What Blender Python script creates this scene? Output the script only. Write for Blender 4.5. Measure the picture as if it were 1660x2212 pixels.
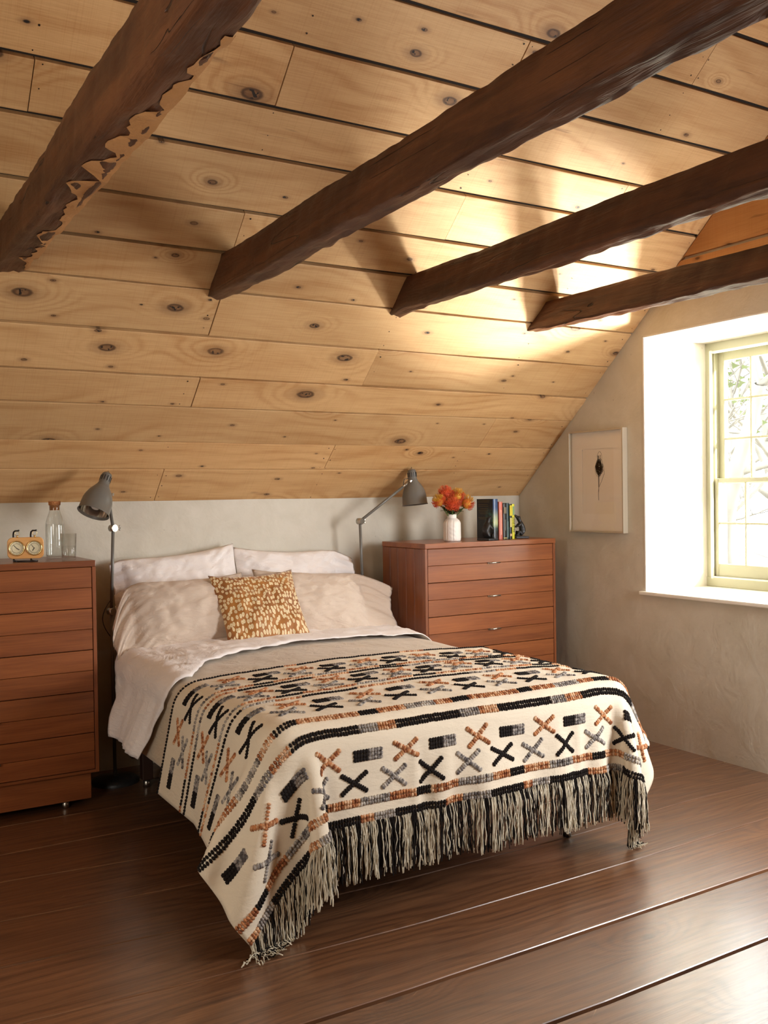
import bpy, bmesh, math, random
import numpy as np
from mathutils import Vector, Matrix, noise

for o in list(bpy.data.objects): bpy.data.objects.remove(o, do_unlink=True)
SC = bpy.context.scene
COL = SC.collection
R = random.Random(7)

# ------------------------------------------------------------------ camera
F_PX, YAW, PITCH, ROLL = 2070.26, 0.537635, -0.0151997, -0.0147399
fw = Vector((math.sin(YAW)*math.cos(PITCH), math.cos(YAW)*math.cos(PITCH), math.sin(PITCH)))
r0 = Vector((math.cos(YAW), -math.sin(YAW), 0)); u0 = r0.cross(fw)
rt = math.cos(ROLL)*r0 + math.sin(ROLL)*u0; up = rt.cross(fw)
cam = bpy.data.cameras.new('camera'); camo = bpy.data.objects.new('camera', cam); COL.objects.link(camo)
cam.sensor_fit = 'HORIZONTAL'; cam.sensor_width = 36.0; cam.lens = F_PX/1660*36.0
cam.clip_start = .05; cam.clip_end = 300
camo.matrix_world = Matrix(((rt.x, up.x, -fw.x, 0), (rt.y, up.y, -fw.y, 0), (rt.z, up.z, -fw.z, 1.35), (0, 0, 0, 1)))
SC.camera = camo

# ------------------------------------------------------------------ world, sun, lights, exposure
w = bpy.data.worlds.new('world'); SC.world = w; w.use_nodes = True
bg = w.node_tree.nodes['Background']; bg.inputs[0].default_value = (.95, .98, 1.0, 1); bg.inputs[1].default_value = 14
sun = bpy.data.lights.new('sun', 'SUN'); suno = bpy.data.objects.new('sun', sun); COL.objects.link(suno)
sun.energy = 16; sun.angle = math.radians(4); sun.color = (1, .93, .82)
suno.rotation_euler = Vector((-1.0, 1.62, -.98)).to_track_quat('-Z', 'Y').to_euler()
def area(name, loc, target, sx, sy, power, color):
    l = bpy.data.lights.new(name, 'AREA'); l.shape = 'RECTANGLE'; l.size = sx; l.size_y = sy; l.energy = power; l.color = color
    o = bpy.data.objects.new(name, l); COL.objects.link(o); o.location = loc
    o.rotation_euler = (Vector(target)-Vector(loc)).to_track_quat('-Z', 'Y').to_euler(); return o
area('near_right_fill', (3.80, 1.25, 1.30), (1.7, 4.4, .30), 1.0, 1.2, 95, (.98, .98, 1.0))  # added fill light in front of the right wall, no window modelled there
area('left_fill', (-1.15, 1.3, 1.5), (3.9, 3.4, 1.0), 1.0, 1.3, 28, (1, .92, .82))  # added dim fill from the left to lift the right wall, no window there
spl = bpy.data.lights.new('ceiling_patch_spot', 'SPOT'); spo = bpy.data.objects.new('ceiling_patch_spot', spl); COL.objects.link(spo)  # added spot outside, aimed up through the window for the bright ceiling patch
spl.energy = 4600; spl.shadow_soft_size = .45; spl.spot_size = math.radians(30); spl.spot_blend = .6; spl.color = (1, .96, .88)
spo.location = (6.6, 2.75, -.45); spo.rotation_euler = (Vector((3.52, 3.78, 2.28))-Vector((6.6, 2.75, -.45))).to_track_quat('-Z', 'Y').to_euler()
SC.view_settings.view_transform = 'Standard'; SC.view_settings.look = 'None'
SC.view_settings.gamma = 1; SC.view_settings.use_curve_mapping = False
SC.view_settings.exposure = 0.38
SC.cycles.max_bounces = 10; SC.cycles.diffuse_bounces = 6; SC.cycles.glossy_bounces = 4; SC.cycles.transmission_bounces = 8
SC.cycles.transparent_max_bounces = 12
SC.cycles.sample_clamp_indirect = 8; SC.cycles.caustics_reflective = False; SC.cycles.caustics_refractive = False
SC.cycles.use_denoising = True

# ------------------------------------------------------------------ helpers
XW, YW, KN, TN = 3.898, 4.841, 1.348, .88166
ANG = math.atan(TN)

class NT:
    """tiny node helper"""
    def __init__(s, name):
        s.m = bpy.data.materials.new(name); s.m.use_nodes = True; s.t = s.m.node_tree
        s.b = s.t.nodes['Principled BSDF']; s.out = s.t.nodes['Material Output']
    def n(s, typ, **k):
        nd = s.t.nodes.new('ShaderNode'+typ)
        for a, v in k.items(): setattr(nd, a, v)
        return nd
    def set(s, sock, v):
        if isinstance(v, bpy.types.NodeSocket): s.t.links.new(v, sock)
        elif isinstance(v, (tuple, list)) and len(v) == 3 and sock.type == 'RGBA': sock.default_value = (*v, 1)
        else: sock.default_value = v
    def math(s, op, a, b=0.0, c=None, clamp=False):
        nd = s.n('Math', operation=op, use_clamp=clamp); s.set(nd.inputs[0], a); s.set(nd.inputs[1], b)
        if c is not None: s.set(nd.inputs[2], c)
        return nd.outputs[0]
    def noise(s, vec, scale=5, detail=3, rough=.55, dist=0.0):
        nd = s.n('TexNoise'); s.set(nd.inputs['Vector'], vec); nd.inputs['Scale'].default_value = scale
        nd.inputs['Detail'].default_value = detail; nd.inputs['Roughness'].default_value = rough; nd.inputs['Distortion'].default_value = dist
        return nd.outputs['Fac']
    def vscale(s, vec, sc):
        nd = s.n('VectorMath', operation='MULTIPLY'); s.set(nd.inputs[0], vec); nd.inputs[1].default_value = sc; return nd.outputs[0]
    def vadd(s, a, b):
        nd = s.n('VectorMath', operation='ADD'); s.set(nd.inputs[0], a); s.set(nd.inputs[1], b); return nd.outputs[0]
    def mix(s, f, a, b, mode='MIX'):
        nd = s.n('Mix', data_type='RGBA', blend_type=mode); s.set(nd.inputs[0], f); s.set(nd.inputs[6], a); s.set(nd.inputs[7], b); return nd.outputs[2]
    def mr(s, v, a, b, c=0.0, d=1.0, smooth=True):
        nd = s.n('MapRange'); nd.interpolation_type = 'SMOOTHSTEP' if smooth else 'LINEAR'
        s.set(nd.inputs[0], v)
        for i, x in enumerate((a, b, c, d)): nd.inputs[1+i].default_value = x
        return nd.outputs[0]
    def bump(s, h, strength=.3, dist=.01, nrm=None):
        nd = s.n('Bump'); nd.inputs['Strength'].default_value = strength; nd.inputs['Distance'].default_value = dist; s.set(nd.inputs['Height'], h)
        if nrm is not None: s.set(nd.inputs['Normal'], nrm)
        return nd.outputs[0]
    def co(s, rnd=True):
        tc = s.n('TexCoord').outputs['Object']
        if not rnd: return tc
        oi = s.n('ObjectInfo').outputs['Random']
        cb = s.n('CombineXYZ'); 
        for i, k in enumerate((37.0, 23.0, 11.0)): s.set(cb.inputs[i], s.math('MULTIPLY', oi, k))
        s.rnd = oi
        return s.vadd(tc, cb.outputs[0])
    def fin(s, color, rough=.6, nrm=None, **k):
        s.set(s.b.inputs['Base Color'], color); s.set(s.b.inputs['Roughness'], rough)
        if nrm is not None: s.set(s.b.inputs['Normal'], nrm)
        for a, v in k.items(): s.set(s.b.inputs[a.replace('_', ' ')], v)
        return s.m

def plain(name, col, rough=.5, metal=0.0, bump=0.0, bscale=60, **k):
    t = NT(name)
    if bump:
        c = t.co(False); h = t.noise(c, bscale, 3); return t.fin(col, rough, t.bump(h, bump, .003), Metallic=metal, **k)
    return t.fin(col, rough, None, Metallic=metal, **k)

def sp(v):  # sRGB 0..255 -> linear
    return tuple(((x/255)/12.92 if x/255 <= .04045 else ((x/255+.055)/1.055)**2.4) for x in v)

def pine(name, light, mid, dark, tint=.12, rough=.62):
    t = NT(name); c = t.co()
    sx = t.n('SeparateXYZ'); t.set(sx.inputs[0], c); y = sx.outputs[1]
    n1 = t.noise(t.vscale(c, (.9, 3.2, 1)), 1.0, 2, .5); warp = t.noise(t.vscale(c, (9, 16, 1)), 1.0, 3, .6)
    def knots(sc, th, lo, hi):
        v = t.n('TexVoronoi'); v.voronoi_dimensions = '2D'; v.inputs['Scale'].default_value = 1.0; t.set(v.inputs['Vector'], t.vscale(c, sc)); v.inputs['Randomness'].default_value = 1.0
        cs = t.n('SeparateColor'); t.set(cs.inputs[0], v.outputs['Color']); mk = t.mr(cs.outputs[0], th, th+.02)
        dn = t.math('DIVIDE', v.outputs['Distance'], t.mr(cs.outputs[1], 0, 1, lo, hi, False))
        return t.math('ADD', dn, t.math('MULTIPLY', t.math('SUBTRACT', warp, .5), .045)), mk
    dn, mask = knots((1.55, 2.9, 0), .40, .45, 1.5)
    ds, masks = knots((3.4, 7.0, 0), .62, .5, 1.2)
    e = t.math('MULTIPLY', t.math('POWER', t.mr(dn, 0, .36, 1, 0), 1.4), mask)
    h = t.math('ADD', t.math('MULTIPLY', y, 70), t.math('MULTIPLY', n1, 42))
    h = t.math('ADD', h, t.math('ADD', t.math('MULTIPLY', e, 22), t.math('MULTIPLY', t.noise(t.vscale(c, (5, 24, 1)), 1.0, 2), 2.2)))
    rings = t.math('POWER', t.math('MULTIPLY_ADD', t.math('SINE', h), .5, .5), 2.2)
    rings = t.math('MULTIPLY', rings, t.mr(t.noise(t.vscale(c, (1.2, 2.4, 1)), 1.3, 2), .36, .60, .25, 1.0))
    fine = t.noise(t.vscale(c, (6, 230, 5)), 1.0, 3, .65); saw = t.noise(t.vscale(c, (210, 2.5, 3)), 1.0, 2)
    broad = t.noise(t.vscale(c, (.8, 3.0, 1)), 1.6, 3)
    f = t.math('ADD', t.math('MULTIPLY', rings, .40), t.math('MULTIPLY', t.mr(fine, .35, .68), .30))
    f = t.math('ADD', f, t.math('ADD', t.math('MULTIPLY', t.mr(broad, .35, .7), .34), t.math('MULTIPLY', t.mr(saw, .5, .7), .14)), clamp=True)
    col = t.mix(f, light, mid)
    hs = t.n('HueSaturation'); t.set(hs.inputs['Value'], t.math('MULTIPLY_ADD', t.rnd, tint*2, 1-tint)); t.set(hs.inputs['Color'], col); col = hs.outputs[0]
    dk = tuple(x*.22 for x in dark)
    for (d, mk, k) in ((dn, mask, 1.0), (ds, masks, .8)):
        col = t.mix(t.math('MULTIPLY', t.math('MULTIPLY', t.mr(d, .03, .15, .55*k, 0), t.mr(warp, .3, .6, .4, 1)), mk), col, dark, 'MULTIPLY')
        rim = t.math('MULTIPLY', t.math('MULTIPLY', t.mr(d, .022, .036), t.mr(d, .040, .056, 1, 0)), mk); col = t.mix(t.math('MULTIPLY', rim, .8*k), col, dk)
        col = t.mix(t.math('MULTIPLY', t.math('MULTIPLY', t.mr(d, .030, .042, 1, 0), mk), .60), col, tuple(x*.7 for x in dark))
        ck_ = t.math('MULTIPLY', t.math('MULTIPLY', t.mr(d, .030, .04, 1, 0), mk), t.mr(t.noise(t.vscale(c, (60, 60, 1)), 1, 1), .56, .60)); col = t.mix(ck_, col, (.012, .007, .004))
    hole = t.math('MULTIPLY', t.mr(ds, .010, .016, 1, 0), t.mr(n1, .50, .52)); col = t.mix(t.math('MULTIPLY', hole, masks), col, (.010, .006, .004))
    st = t.noise(t.vscale(c, (2.4, 30, 1)), 1.0, 3); col = t.mix(t.math('MULTIPLY', t.mr(st, .66, .74), t.mr(t.noise(t.vscale(c, (1, 3, 1)), 1.1, 1), .5, .62, 0, .55)), col, dark)
    nb = t.bump(t.math('ADD', t.math('MULTIPLY', saw, .5), t.math('ADD', fine, t.math('MULTIPLY', rings, .3))), .28, .002)
    return t.fin(col, rough, nb)

def cabinet_wood(name, a, b, axis=0, rough=.32):
    t = NT(name); c = t.co(); s1 = [26, 26, 26]; s1[axis] = 1.1; s2 = [240, 240, 240]; s2[axis] = 6; s3 = [7, 7, 7]; s3[axis] = .9
    n1 = t.noise(t.vscale(c, tuple(s1)), 1, 3, .5, .3); n2 = t.noise(t.vscale(c, tuple(s2)), 1, 2); n3 = t.noise(t.vscale(c, tuple(s3)), 1, 3, .6, 1.2)
    f = t.math('ADD', t.math('MULTIPLY', t.mr(n1, .3, .7), .35), t.math('ADD', t.math('MULTIPLY', t.mr(n2, .35, .65), .25), t.math('MULTIPLY', t.mr(n3, .3, .7), .4)), clamp=True)
    col = t.mix(f, a, b); hs = t.n('HueSaturation'); t.set(hs.inputs['Value'], t.math('MULTIPLY_ADD', t.rnd, .22, .89)); t.set(hs.inputs['Color'], col)
    return t.fin(hs.outputs[0], rough, t.bump(n2, .08, .001), Coat_Weight=.15, Coat_Roughness=.2)

def cloth_mat(name, col, weave=900, wr=.35, var=.05, sheen=.2, wscale=(3, 3, 9)):
    t = NT(name); c = t.co(False)
    a = t.noise(c, weave*.35, 1); w1 = t.noise(t.vscale(c, wscale), 3.2, 4, .55, 1.4); w2 = t.noise(c, 26, 3)
    h = t.math('ADD', t.math('MULTIPLY', w1, 1.0), t.math('MULTIPLY', w2, .12))
    nb = t.bump(h, wr, .03); nb = t.bump(a, .25, .0015, nb)
    v = t.mr(t.noise(c, 3.0, 3), .3, .7, 1-var, 1+var); hs = t.n('HueSaturation'); t.set(hs.inputs['Value'], v); t.set(hs.inputs['Color'], col)
    return t.fin(hs.outputs[0], .9, nb, Sheen_Weight=sheen)

def obj(name, bm, mats, parent=None, smooth=False, loc=None, rot=None):
    me = bpy.data.meshes.new(name)
    if isinstance(bm, bmesh.types.BMesh):
        bm.normal_update(); bm.to_mesh(me); bm.free()
    else:
        V, Fc = bm[0], bm[1]; me.from_pydata([tuple(v) for v in V], [], Fc)
        if len(bm) > 2: me.polygons.foreach_set('material_index', bm[2])
        me.update()
    for m in (mats if isinstance(mats, (list, tuple)) else [mats]): me.materials.append(m)
    if smooth: me.polygons.foreach_set('use_smooth', [True]*len(me.polygons))
    o = bpy.data.objects.new(name, me); COL.objects.link(o)
    if loc is not None: o.location = loc
    if rot is not None: o.rotation_euler = rot
    if parent is not None: o.parent = parent
    return o
def thing(name, label, cat, loc=(0, 0, 0), rotz=0.0, group=None):
    o = bpy.data.objects.new(name, None); o.empty_display_size = .1; COL.objects.link(o); o.location = loc; o.rotation_euler = (0, 0, rotz)
    tag(o, label, cat, group); return o
def tag(o, label=None, cat=None, group=None, kind=None):
    if label: o['label'] = label
    if cat: o['category'] = cat
    if group: o['group'] = group
    if kind: o['kind'] = kind
    return o
def box(bm, x0, x1, y0, y1, z0, z1, mat=0, M=None):
    vs = [bm.verts.new(v) for v in ((x0,y0,z0),(x1,y0,z0),(x1,y1,z0),(x0,y1,z0),(x0,y0,z1),(x1,y0,z1),(x1,y1,z1),(x0,y1,z1))]
    if M is not None:
        for v in vs: v.co = M @ v.co
    for f in ((0,3,2,1),(4,5,6,7),(0,1,5,4),(1,2,6,5),(2,3,7,6),(3,0,4,7)):
        fc = bm.faces.new([vs[i] for i in f]); fc.material_index = mat
    return vs
def bbox(x0, x1, y0, y1, z0, z1, bev=0.0, seg=1, M=None):
    bm = bmesh.new(); box(bm, x0, x1, y0, y1, z0, z1)
    if bev: bmesh.ops.bevel(bm, geom=bm.edges[:], offset=bev, segments=seg, affect='EDGES', profile=.6)
    if M is not None: bmesh.ops.transform(bm, matrix=M, verts=bm.verts[:])
    return bm
def lathe(prof, n=32, M=None, mat=0, bm=None, cap=False, rib=None):
    bm = bm or bmesh.new(); rings = []
    for (r, z) in prof:
        ring = []
        for i in range(n):
            a = 2*math.pi*i/n; rr = r*(1+(rib(a, z) if rib else 0)); v = Vector((rr*math.cos(a), rr*math.sin(a), z))
            ring.append(bm.verts.new(M @ v if M is not None else v))
        rings.append(ring)
    for a, b in zip(rings, rings[1:]):
        for i in range(n):
            f = bm.faces.new((a[i], a[(i+1) % n], b[(i+1) % n], b[i])); f.material_index = mat; f.smooth = True
    if cap:
        for rg, rev in ((rings[0], True), (rings[-1], False)):
            f = bm.faces.new(rg[::-1] if rev else rg); f.material_index = mat
    return bm
def tube(bm, pts, rad, n=8, mat=0, cap=True):
    pts = [Vector(p) for p in pts]; rings = []; up_ = None
    for i, p in enumerate(pts):
        t = (pts[min(i+1, len(pts)-1)]-pts[max(i-1, 0)])
        t = t.normalized() if t.length > 1e-9 else Vector((0, 0, 1))
        if up_ is None: up_ = Vector((0, 0, 1)) if abs(t.z) < .9 else Vector((1, 0, 0))
        s = t.cross(up_).normalized(); u = s.cross(t).normalized(); up_ = u
        rr = rad[i] if isinstance(rad, (list, tuple)) else rad
        rings.append([bm.verts.new(p+(s*math.cos(2*math.pi*k/n)+u*math.sin(2*math.pi*k/n))*rr) for k in range(n)])
    for a, b in zip(rings, rings[1:]):
        for k in range(n):
            f = bm.faces.new((a[k], a[(k+1) % n], b[(k+1) % n], b[k])); f.material_index = mat; f.smooth = True
    if cap and n > 2:
        f = bm.faces.new(rings[0][::-1]); f.material_index = mat; f = bm.faces.new(rings[-1]); f.material_index = mat
    return bm
def frame_to(a, b):
    """matrix with z axis from a towards b, origin a"""
    a, b = Vector(a), Vector(b); return Matrix.Translation(a) @ (b-a).to_track_quat('Z', 'Y').to_matrix().to_4x4()
def cyl(a, b, r, n=16):
    L = (Vector(b)-Vector(a)).length; return lathe([(r, 0), (r, L)], n, frame_to(a, b), cap=True)
def NS(x, y, z, s=1.0): return noise.noise(Vector((x*s, y*s, z*s)))

# ------------------------------------------------------------------ materials
M_pine = pine('pale sawn boards', sp((212, 173, 122)), sp((180, 132, 80)), sp((110, 69, 37)))
M_gable_shade = pine('shade-tinted gable boards', sp((208, 156, 98)), sp((180, 122, 66)), sp((110, 64, 30)), .06)  # same wood as the ceiling, shade put into the colour as a deeper orange
t = NT('dark roof deck'); M_deck = t.fin((.02, .012, .007), .9)
def plaster(name, a, b):
    t = NT(name); c = t.co(False); n1 = t.noise(c, 1.6, 4, .6, .6); n2 = t.noise(c, 7, 4, .6, .4); n3 = t.noise(t.vscale(c, (1, 1, 1)), 45, 3)
    f = t.math('ADD', t.math('MULTIPLY', t.mr(n1, .3, .7), .6), t.math('MULTIPLY', t.mr(n2, .3, .7), .4)); col = t.mix(f, a, b)
    spot = t.mr(t.noise(c, 38, 1), .76, .80); col = t.mix(t.math('MULTIPLY', spot, .25), col, sp((120, 105, 85)))
    return t.fin(col, .55, t.bump(t.math('ADD', n2, t.math('MULTIPLY', n3, .15)), .35, .012))
M_plaster = plaster('lime plaster', sp((212, 206, 191)), sp((194, 187, 168)))
M_white = plaster('white painted reveal', sp((226, 222, 214)), sp((218, 212, 202)))
M_sage = plain('sage paint', sp((172, 170, 144)), .42, bump=.05, bscale=30)
t = NT('old floor boards'); c = t.co()
n1 = t.noise(t.vscale(c, (1.3, 30, 1)), 1, 4, .65, .4); n2 = t.noise(t.vscale(c, (4, 210, 3)), 1, 3, .6); n3 = t.noise(t.vscale(c, (1.2, 3, 1)), 1.3, 3)
sx = t.n('SeparateXYZ'); t.set(sx.inputs[0], c); wv = t.noise(t.vscale(c, (.8, 3.0, 1)), 1.0, 2)
kv = t.n('TexVoronoi'); kv.voronoi_dimensions = '2D'; kv.inputs['Scale'].default_value = 1; t.set(kv.inputs['Vector'], t.vscale(c, (1.3, 2.6, 0))); kc = t.n('SeparateColor'); t.set(kc.inputs[0], kv.outputs['Color'])
kd = t.math('ADD', kv.outputs['Distance'], t.math('MULTIPLY', t.math('SUBTRACT', t.noise(t.vscale(c, (9, 16, 1)), 1, 2), .5), .05)); km = t.mr(kc.outputs[0], .5, .52)
ke = t.math('MULTIPLY', t.mr(kd, 0, .34, 1, 0), km)
sn = t.math('POWER', t.math('MULTIPLY_ADD', t.math('SINE', t.math('ADD', t.math('ADD', t.math('MULTIPLY', sx.outputs[1], 170), t.math('MULTIPLY', wv, 75)), t.math('MULTIPLY', ke, 26))), .5, .5), 2.0)
f = t.math('ADD', t.math('MULTIPLY', t.mr(n1, .3, .7), .42), t.math('ADD', t.math('MULTIPLY', t.mr(n2, .35, .65), .24), t.math('MULTIPLY', sn, .30)), clamp=True)
col = t.mix(f, sp((122, 82, 52)), sp((66, 38, 22)))
col = t.mix(t.math('MULTIPLY', t.math('MULTIPLY', t.mr(kd, .02, .05, 1, 0), km), .7), col, sp((44, 24, 14)))
scr = t.mr(t.noise(t.vscale(c, (9, 60, 1)), 1, 1), .74, .80); col = t.mix(t.math('MULTIPLY', scr, .6), col, sp((40, 22, 12)))
sc2 = t.n('TexNoise'); rot = t.n('VectorRotate', rotation_type='Z_AXIS'); t.set(rot.inputs['Vector'], c); rot.inputs['Angle'].default_value = 1.0
scr2 = t.mr(t.noise(t.vscale(rot.outputs[0], (90, 4.5, 1)), 1, 1), .795, .83); col = t.mix(t.math('MULTIPLY', scr2, .5), col, sp((200, 160, 120)))
hs = t.n('HueSaturation'); t.set(hs.inputs['Value'], t.math('MULTIPLY_ADD', t.rnd, .3, .85)); t.set(hs.inputs['Color'], col)
rgh = t.mr(n2, .3, .7, .36, .52)
hgt = t.math('ADD', t.math('MULTIPLY', n2, .5), t.math('ADD', t.math('MULTIPLY', sn, .16), t.math('SUBTRACT', t.math('MULTIPLY', t.noise(c, 3.0, 2), 1.0), t.math('MULTIPLY', t.math('ADD', scr, scr2), .5))))
M_floor = t.fin(hs.outputs[0], rgh, t.bump(hgt, .22, .006), Coat_Weight=1.0, Coat_Roughness=.27, Coat_IOR=1.8)
t = NT('hewn dark timber'); c = t.co()
n1 = t.noise(t.vscale(c, (18, 1.6, 18)), 1, 4, .65, .8); n2 = t.noise(t.vscale(c, (90, 6, 90)), 1, 3, .6); n3 = t.noise(t.vscale(c, (5, 2.2, 5)), 1, 3)
f = t.math('ADD', t.math('MULTIPLY', t.mr(n1, .35, .7), .6), t.math('MULTIPLY', t.mr(n3, .35, .65), .4), clamp=True)
col = t.mix(f, sp((60, 32, 18)), sp((102, 61, 34)))
crn = t.noise(t.vscale(c, (16, .55, 16)), 1, 1, .4, .15)
crk = t.math('MULTIPLY', t.mr(t.math('ABSOLUTE', t.math('SUBTRACT', crn, .47)), .002, .008, 1, 0), t.mr(t.noise(c, 2.2, 1), .48, .56))
vo = t.n('TexVoronoi'); vo.feature = 'DISTANCE_TO_EDGE'; vo.inputs['Scale'].default_value = 1; t.set(vo.inputs['Vector'], t.vscale(c, (15, 9, 15)))
vc = t.n('TexVoronoi'); vc.inputs['Scale'].default_value = 1; t.set(vc.inputs['Vector'], t.vscale(c, (15, 9, 15)))
col = t.mix(t.math('MULTIPLY', crk, .85), col, (.01, .005, .003))
hg = t.math('SUBTRACT', t.math('ADD', t.math('ADD', n1, t.math('MULTIPLY', n2, .45)), t.math('MULTIPLY', t.mr(vo.outputs['Distance'], 0, .12), .06)), t.math('MULTIPLY', crk, 1.5))
M_beam = t.fin(col, .48, t.bump(hg, .7, .010))
M_splint = plain('pale split wood', sp((186, 136, 84)), .75, bump=1.0, bscale=90)
M_wal = cabinet_wood('walnut cabinet wood', sp((158, 94, 52)), sp((112, 60, 33)), 0)
M_walv = cabinet_wood('walnut cabinet wood upright', sp((150, 88, 50)), sp((106, 56, 31)), 2)
M_gap = plain('shadowed cabinet inside', (.012, .006, .004), .9)
M_nick = plain('brushed nickel', (.55, .52, .46), .28, 1.0)
M_chrome = plain('chrome', (.8, .79, .77), .12, 1.0)
M_lamp = plain('grey lamp enamel', sp((112, 110, 104)), .34)
M_reflect = plain('lamp reflector', (.9, .88, .84), .12, 1.0)
M_black = plain('black metal', (.012, .012, .013), .35)
M_iron = plain('cast iron', (.035, .035, .036), .42, .4, bump=.4, bscale=90)
M_sheet = cloth_mat('white percale', sp((236, 230, 227)), 900, .30, .02)
M_taupe = cloth_mat('taupe linen', sp((197, 180, 155)), 700, .30, .03)
M_taupep = cloth_mat('blush linen', sp((206, 189, 172)), 800, .30, .03)
M_whitep = cloth_mat('white cotton', sp((242, 237, 234)), 900, .28, .02)
M_cream = cloth_mat('cream wool', sp((226, 213, 189)), 420, .12, .03, .1)
YARN = [plain('black yarn', sp((34, 29, 27)), .95, bump=.6, bscale=350, Specular_IOR_Level=.15)]
def yarn(name, a, b):
    t = NT(name); c = t.co(False); n = t.noise(c, 60, 2); m = t.noise(c, 420, 2)
    return t.fin(t.mix(t.mr(n, .38, .62), a, b), .9, t.bump(m, .6, .003))
YARN += [yarn('grey yarn', sp((84, 78, 76)), sp((160, 153, 145))), yarn('pale grey yarn', sp((130, 123, 116)), sp((196, 188, 176))),
         yarn('rust yarn', sp((128, 70, 36)), sp((196, 132, 84))), yarn('sand yarn', sp((172, 112, 66)), sp((226, 188, 150)))]
M_frc = plain('cream fringe yarn', sp((214, 204, 180)), .9, bump=.5, bscale=500)
M_frk = plain('black fringe yarn', sp((34, 29, 27)), .95, bump=.5, bscale=500, Specular_IOR_Level=.15)
def archglass(name, tint=(1, 1, 1), ior=1.45):
    t = NT(name); tr = t.n('BsdfTransparent'); tr.inputs[0].default_value = (*tint, 1); gl = t.n('BsdfGlossy'); gl.inputs['Roughness'].default_value = .02
    lw = t.n('LayerWeight'); lw.inputs['Blend'].default_value = .5; f0 = ((ior-1)/(ior+1))**2
    fr = t.math('MULTIPLY_ADD', t.math('POWER', lw.outputs['Facing'], 4.0), .9, f0); mx = t.n('MixShader'); t.set(mx.inputs[0], fr); t.set(mx.inputs[1], tr.outputs[0]); t.set(mx.inputs[2], gl.outputs[0])
    t.t.links.new(mx.outputs[0], t.out.inputs[0]); return t.m
M_pane = archglass('window glass', (.97, .98, .97))
M_glass = archglass('clear glass', (.985, .992, .988), 1.5)
M_water = archglass('water', (.985, .99, .985), 1.25)

# ------------------------------------------------------------------ large structure
# floor: boards as children of a dark sub-floor
fl = obj('floor', bbox(-1.3, XW+.6, -1.1, YW+.3, -.10, -.03), M_deck); tag(fl, 'old dark brown wide-board wooden floor under the bed', 'floor', kind='structure')
seams = [[-1.1], [-.75], [-.42], [-.1], [.23], [.56], [.89], [1.22], [1.55], [(1.585, 1.880), (1.787, 1.876), (2.26, 1.883), (2.455, 1.886)], [(1.4, 2.209), (2.31, 2.222), (2.9, 2.232)],
         [(.39, 2.615), (.89, 2.575), (1.6, 2.540), (2.54, 2.553), (3.24, 2.585)], [(.44, 2.955), (1.15, 2.89), (1.82, 2.863), (2.5, 2.866), (2.8, 2.88), (3.2, 2.92)],
         [(.49, 3.285), (1.145, 3.226), (3.9, 3.24)], [(.55, 3.625), (1.08, 3.563), (3.9, 3.57)], [3.905], [4.24], [4.57], [4.86]]
def seam_y(s, x):
    if not isinstance(s[0], tuple): return s[0]
    return float(np.interp(x, [p[0] for p in s], [p[1] for p in s]))
wgap = {9: .016, 10: .018, 8: .01}
for i in range(len(seams)-1):
    xs = np.linspace(-1.25, XW, 40); g0 = wgap.get(i, .004)/2; g1 = wgap.get(i+1, .004)/2
    bm = bmesh.new(); ym = (seam_y(seams[i], 2)+seam_y(seams[i+1], 2))/2
    rows = []
    for x in xs:
        ya = seam_y(seams[i], x)+g0+.0025*NS(x*3.5, i*7.3, 0); yb = seam_y(seams[i+1], x)-g1+.0025*NS(x*3.5, i*7.3+7.3, .0)
        rows.append([bm.verts.new((x, yy-ym, zz)) for yy, zz in ((ya, -.03), (ya, -.0022), (ya+.0022, 0), (yb-.0022, 0), (yb, -.0022), (yb, -.03))])
    for a, b in zip(rows, rows[1:]):
        for k in range(5): bm.faces.new((a[k], b[k], b[k+1], a[k+1]))
    obj('board', bm, M_floor, fl, loc=(0, ym, 0))

# ceiling: dark deck slab + planks on the slope, plain far slope
def slope(s, x, n=0.0):   # s metres up the slope from the knee wall, n metres out into the room
    return Vector((x, YW-s*math.cos(ANG)-n*math.sin(ANG), KN+s*math.sin(ANG)-n*math.cos(ANG)))
MS = Matrix.Translation((0, YW, KN)) @ Matrix(((1, 0, 0, 0), (0, -math.cos(ANG), -math.sin(ANG), 0), (0, math.sin(ANG), -math.cos(ANG), 0), (0, 0, 0, 1)))
SR = 3.92
bm = bmesh.new(); box(bm, -1.3, XW+.05, -.1, SR, -.10, -.022, 0, MS)
y_r, z_r = YW-SR*math.cos(ANG), KN+SR*math.sin(ANG)
yo = y_r-(z_r-KN)/TN
vs = [bm.verts.new(v) for v in ((-1.3, y_r+.05, z_r+.04), (XW+.05, y_r+.05, z_r+.04), (XW+.05, yo-.1, KN-.09), (-1.3, yo-.1, KN-.09))]
f = bm.faces.new(vs); f.material_index = 1
ce = obj('ceiling', bm, [M_deck, M_pine]); tag(ce, 'sloped ceiling of wide pale knotty boards with dark gaps', 'ceiling', kind='structure')
zs = [1.348, 1.507, 1.634, 1.789, 1.914, 2.072, 2.235, 2.362, 2.494, 2.653, 2.782, 2.941, 3.096, 3.257, 3.41, 3.57, 3.73, 3.93]
joints = {0: [1.508], 1: [2.40], 2: [3.34], 3: [1.538], 4: [2.385], 5: [1.51], 6: [2.42], 7: [1.496], 8: [2.447], 9: [.642, 3.263], 10: [1.479], 11: [2.395], 12: [.64, 3.27], 13: [1.5], 14: [2.4], 15: [1.5], 16: [3.2]}
nails = bmesh.new(); sang = math.sin(ANG)
def nail(x, s):
    r = R.uniform(.0022, .0042); b = [slope(s+r*math.sin(a), x+r*math.cos(a), .0012) for a in (0, 1.05, 2.1, 3.14, 4.19, 5.24)]
    nails.faces.new([nails.verts.new(p) for p in b])
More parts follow.
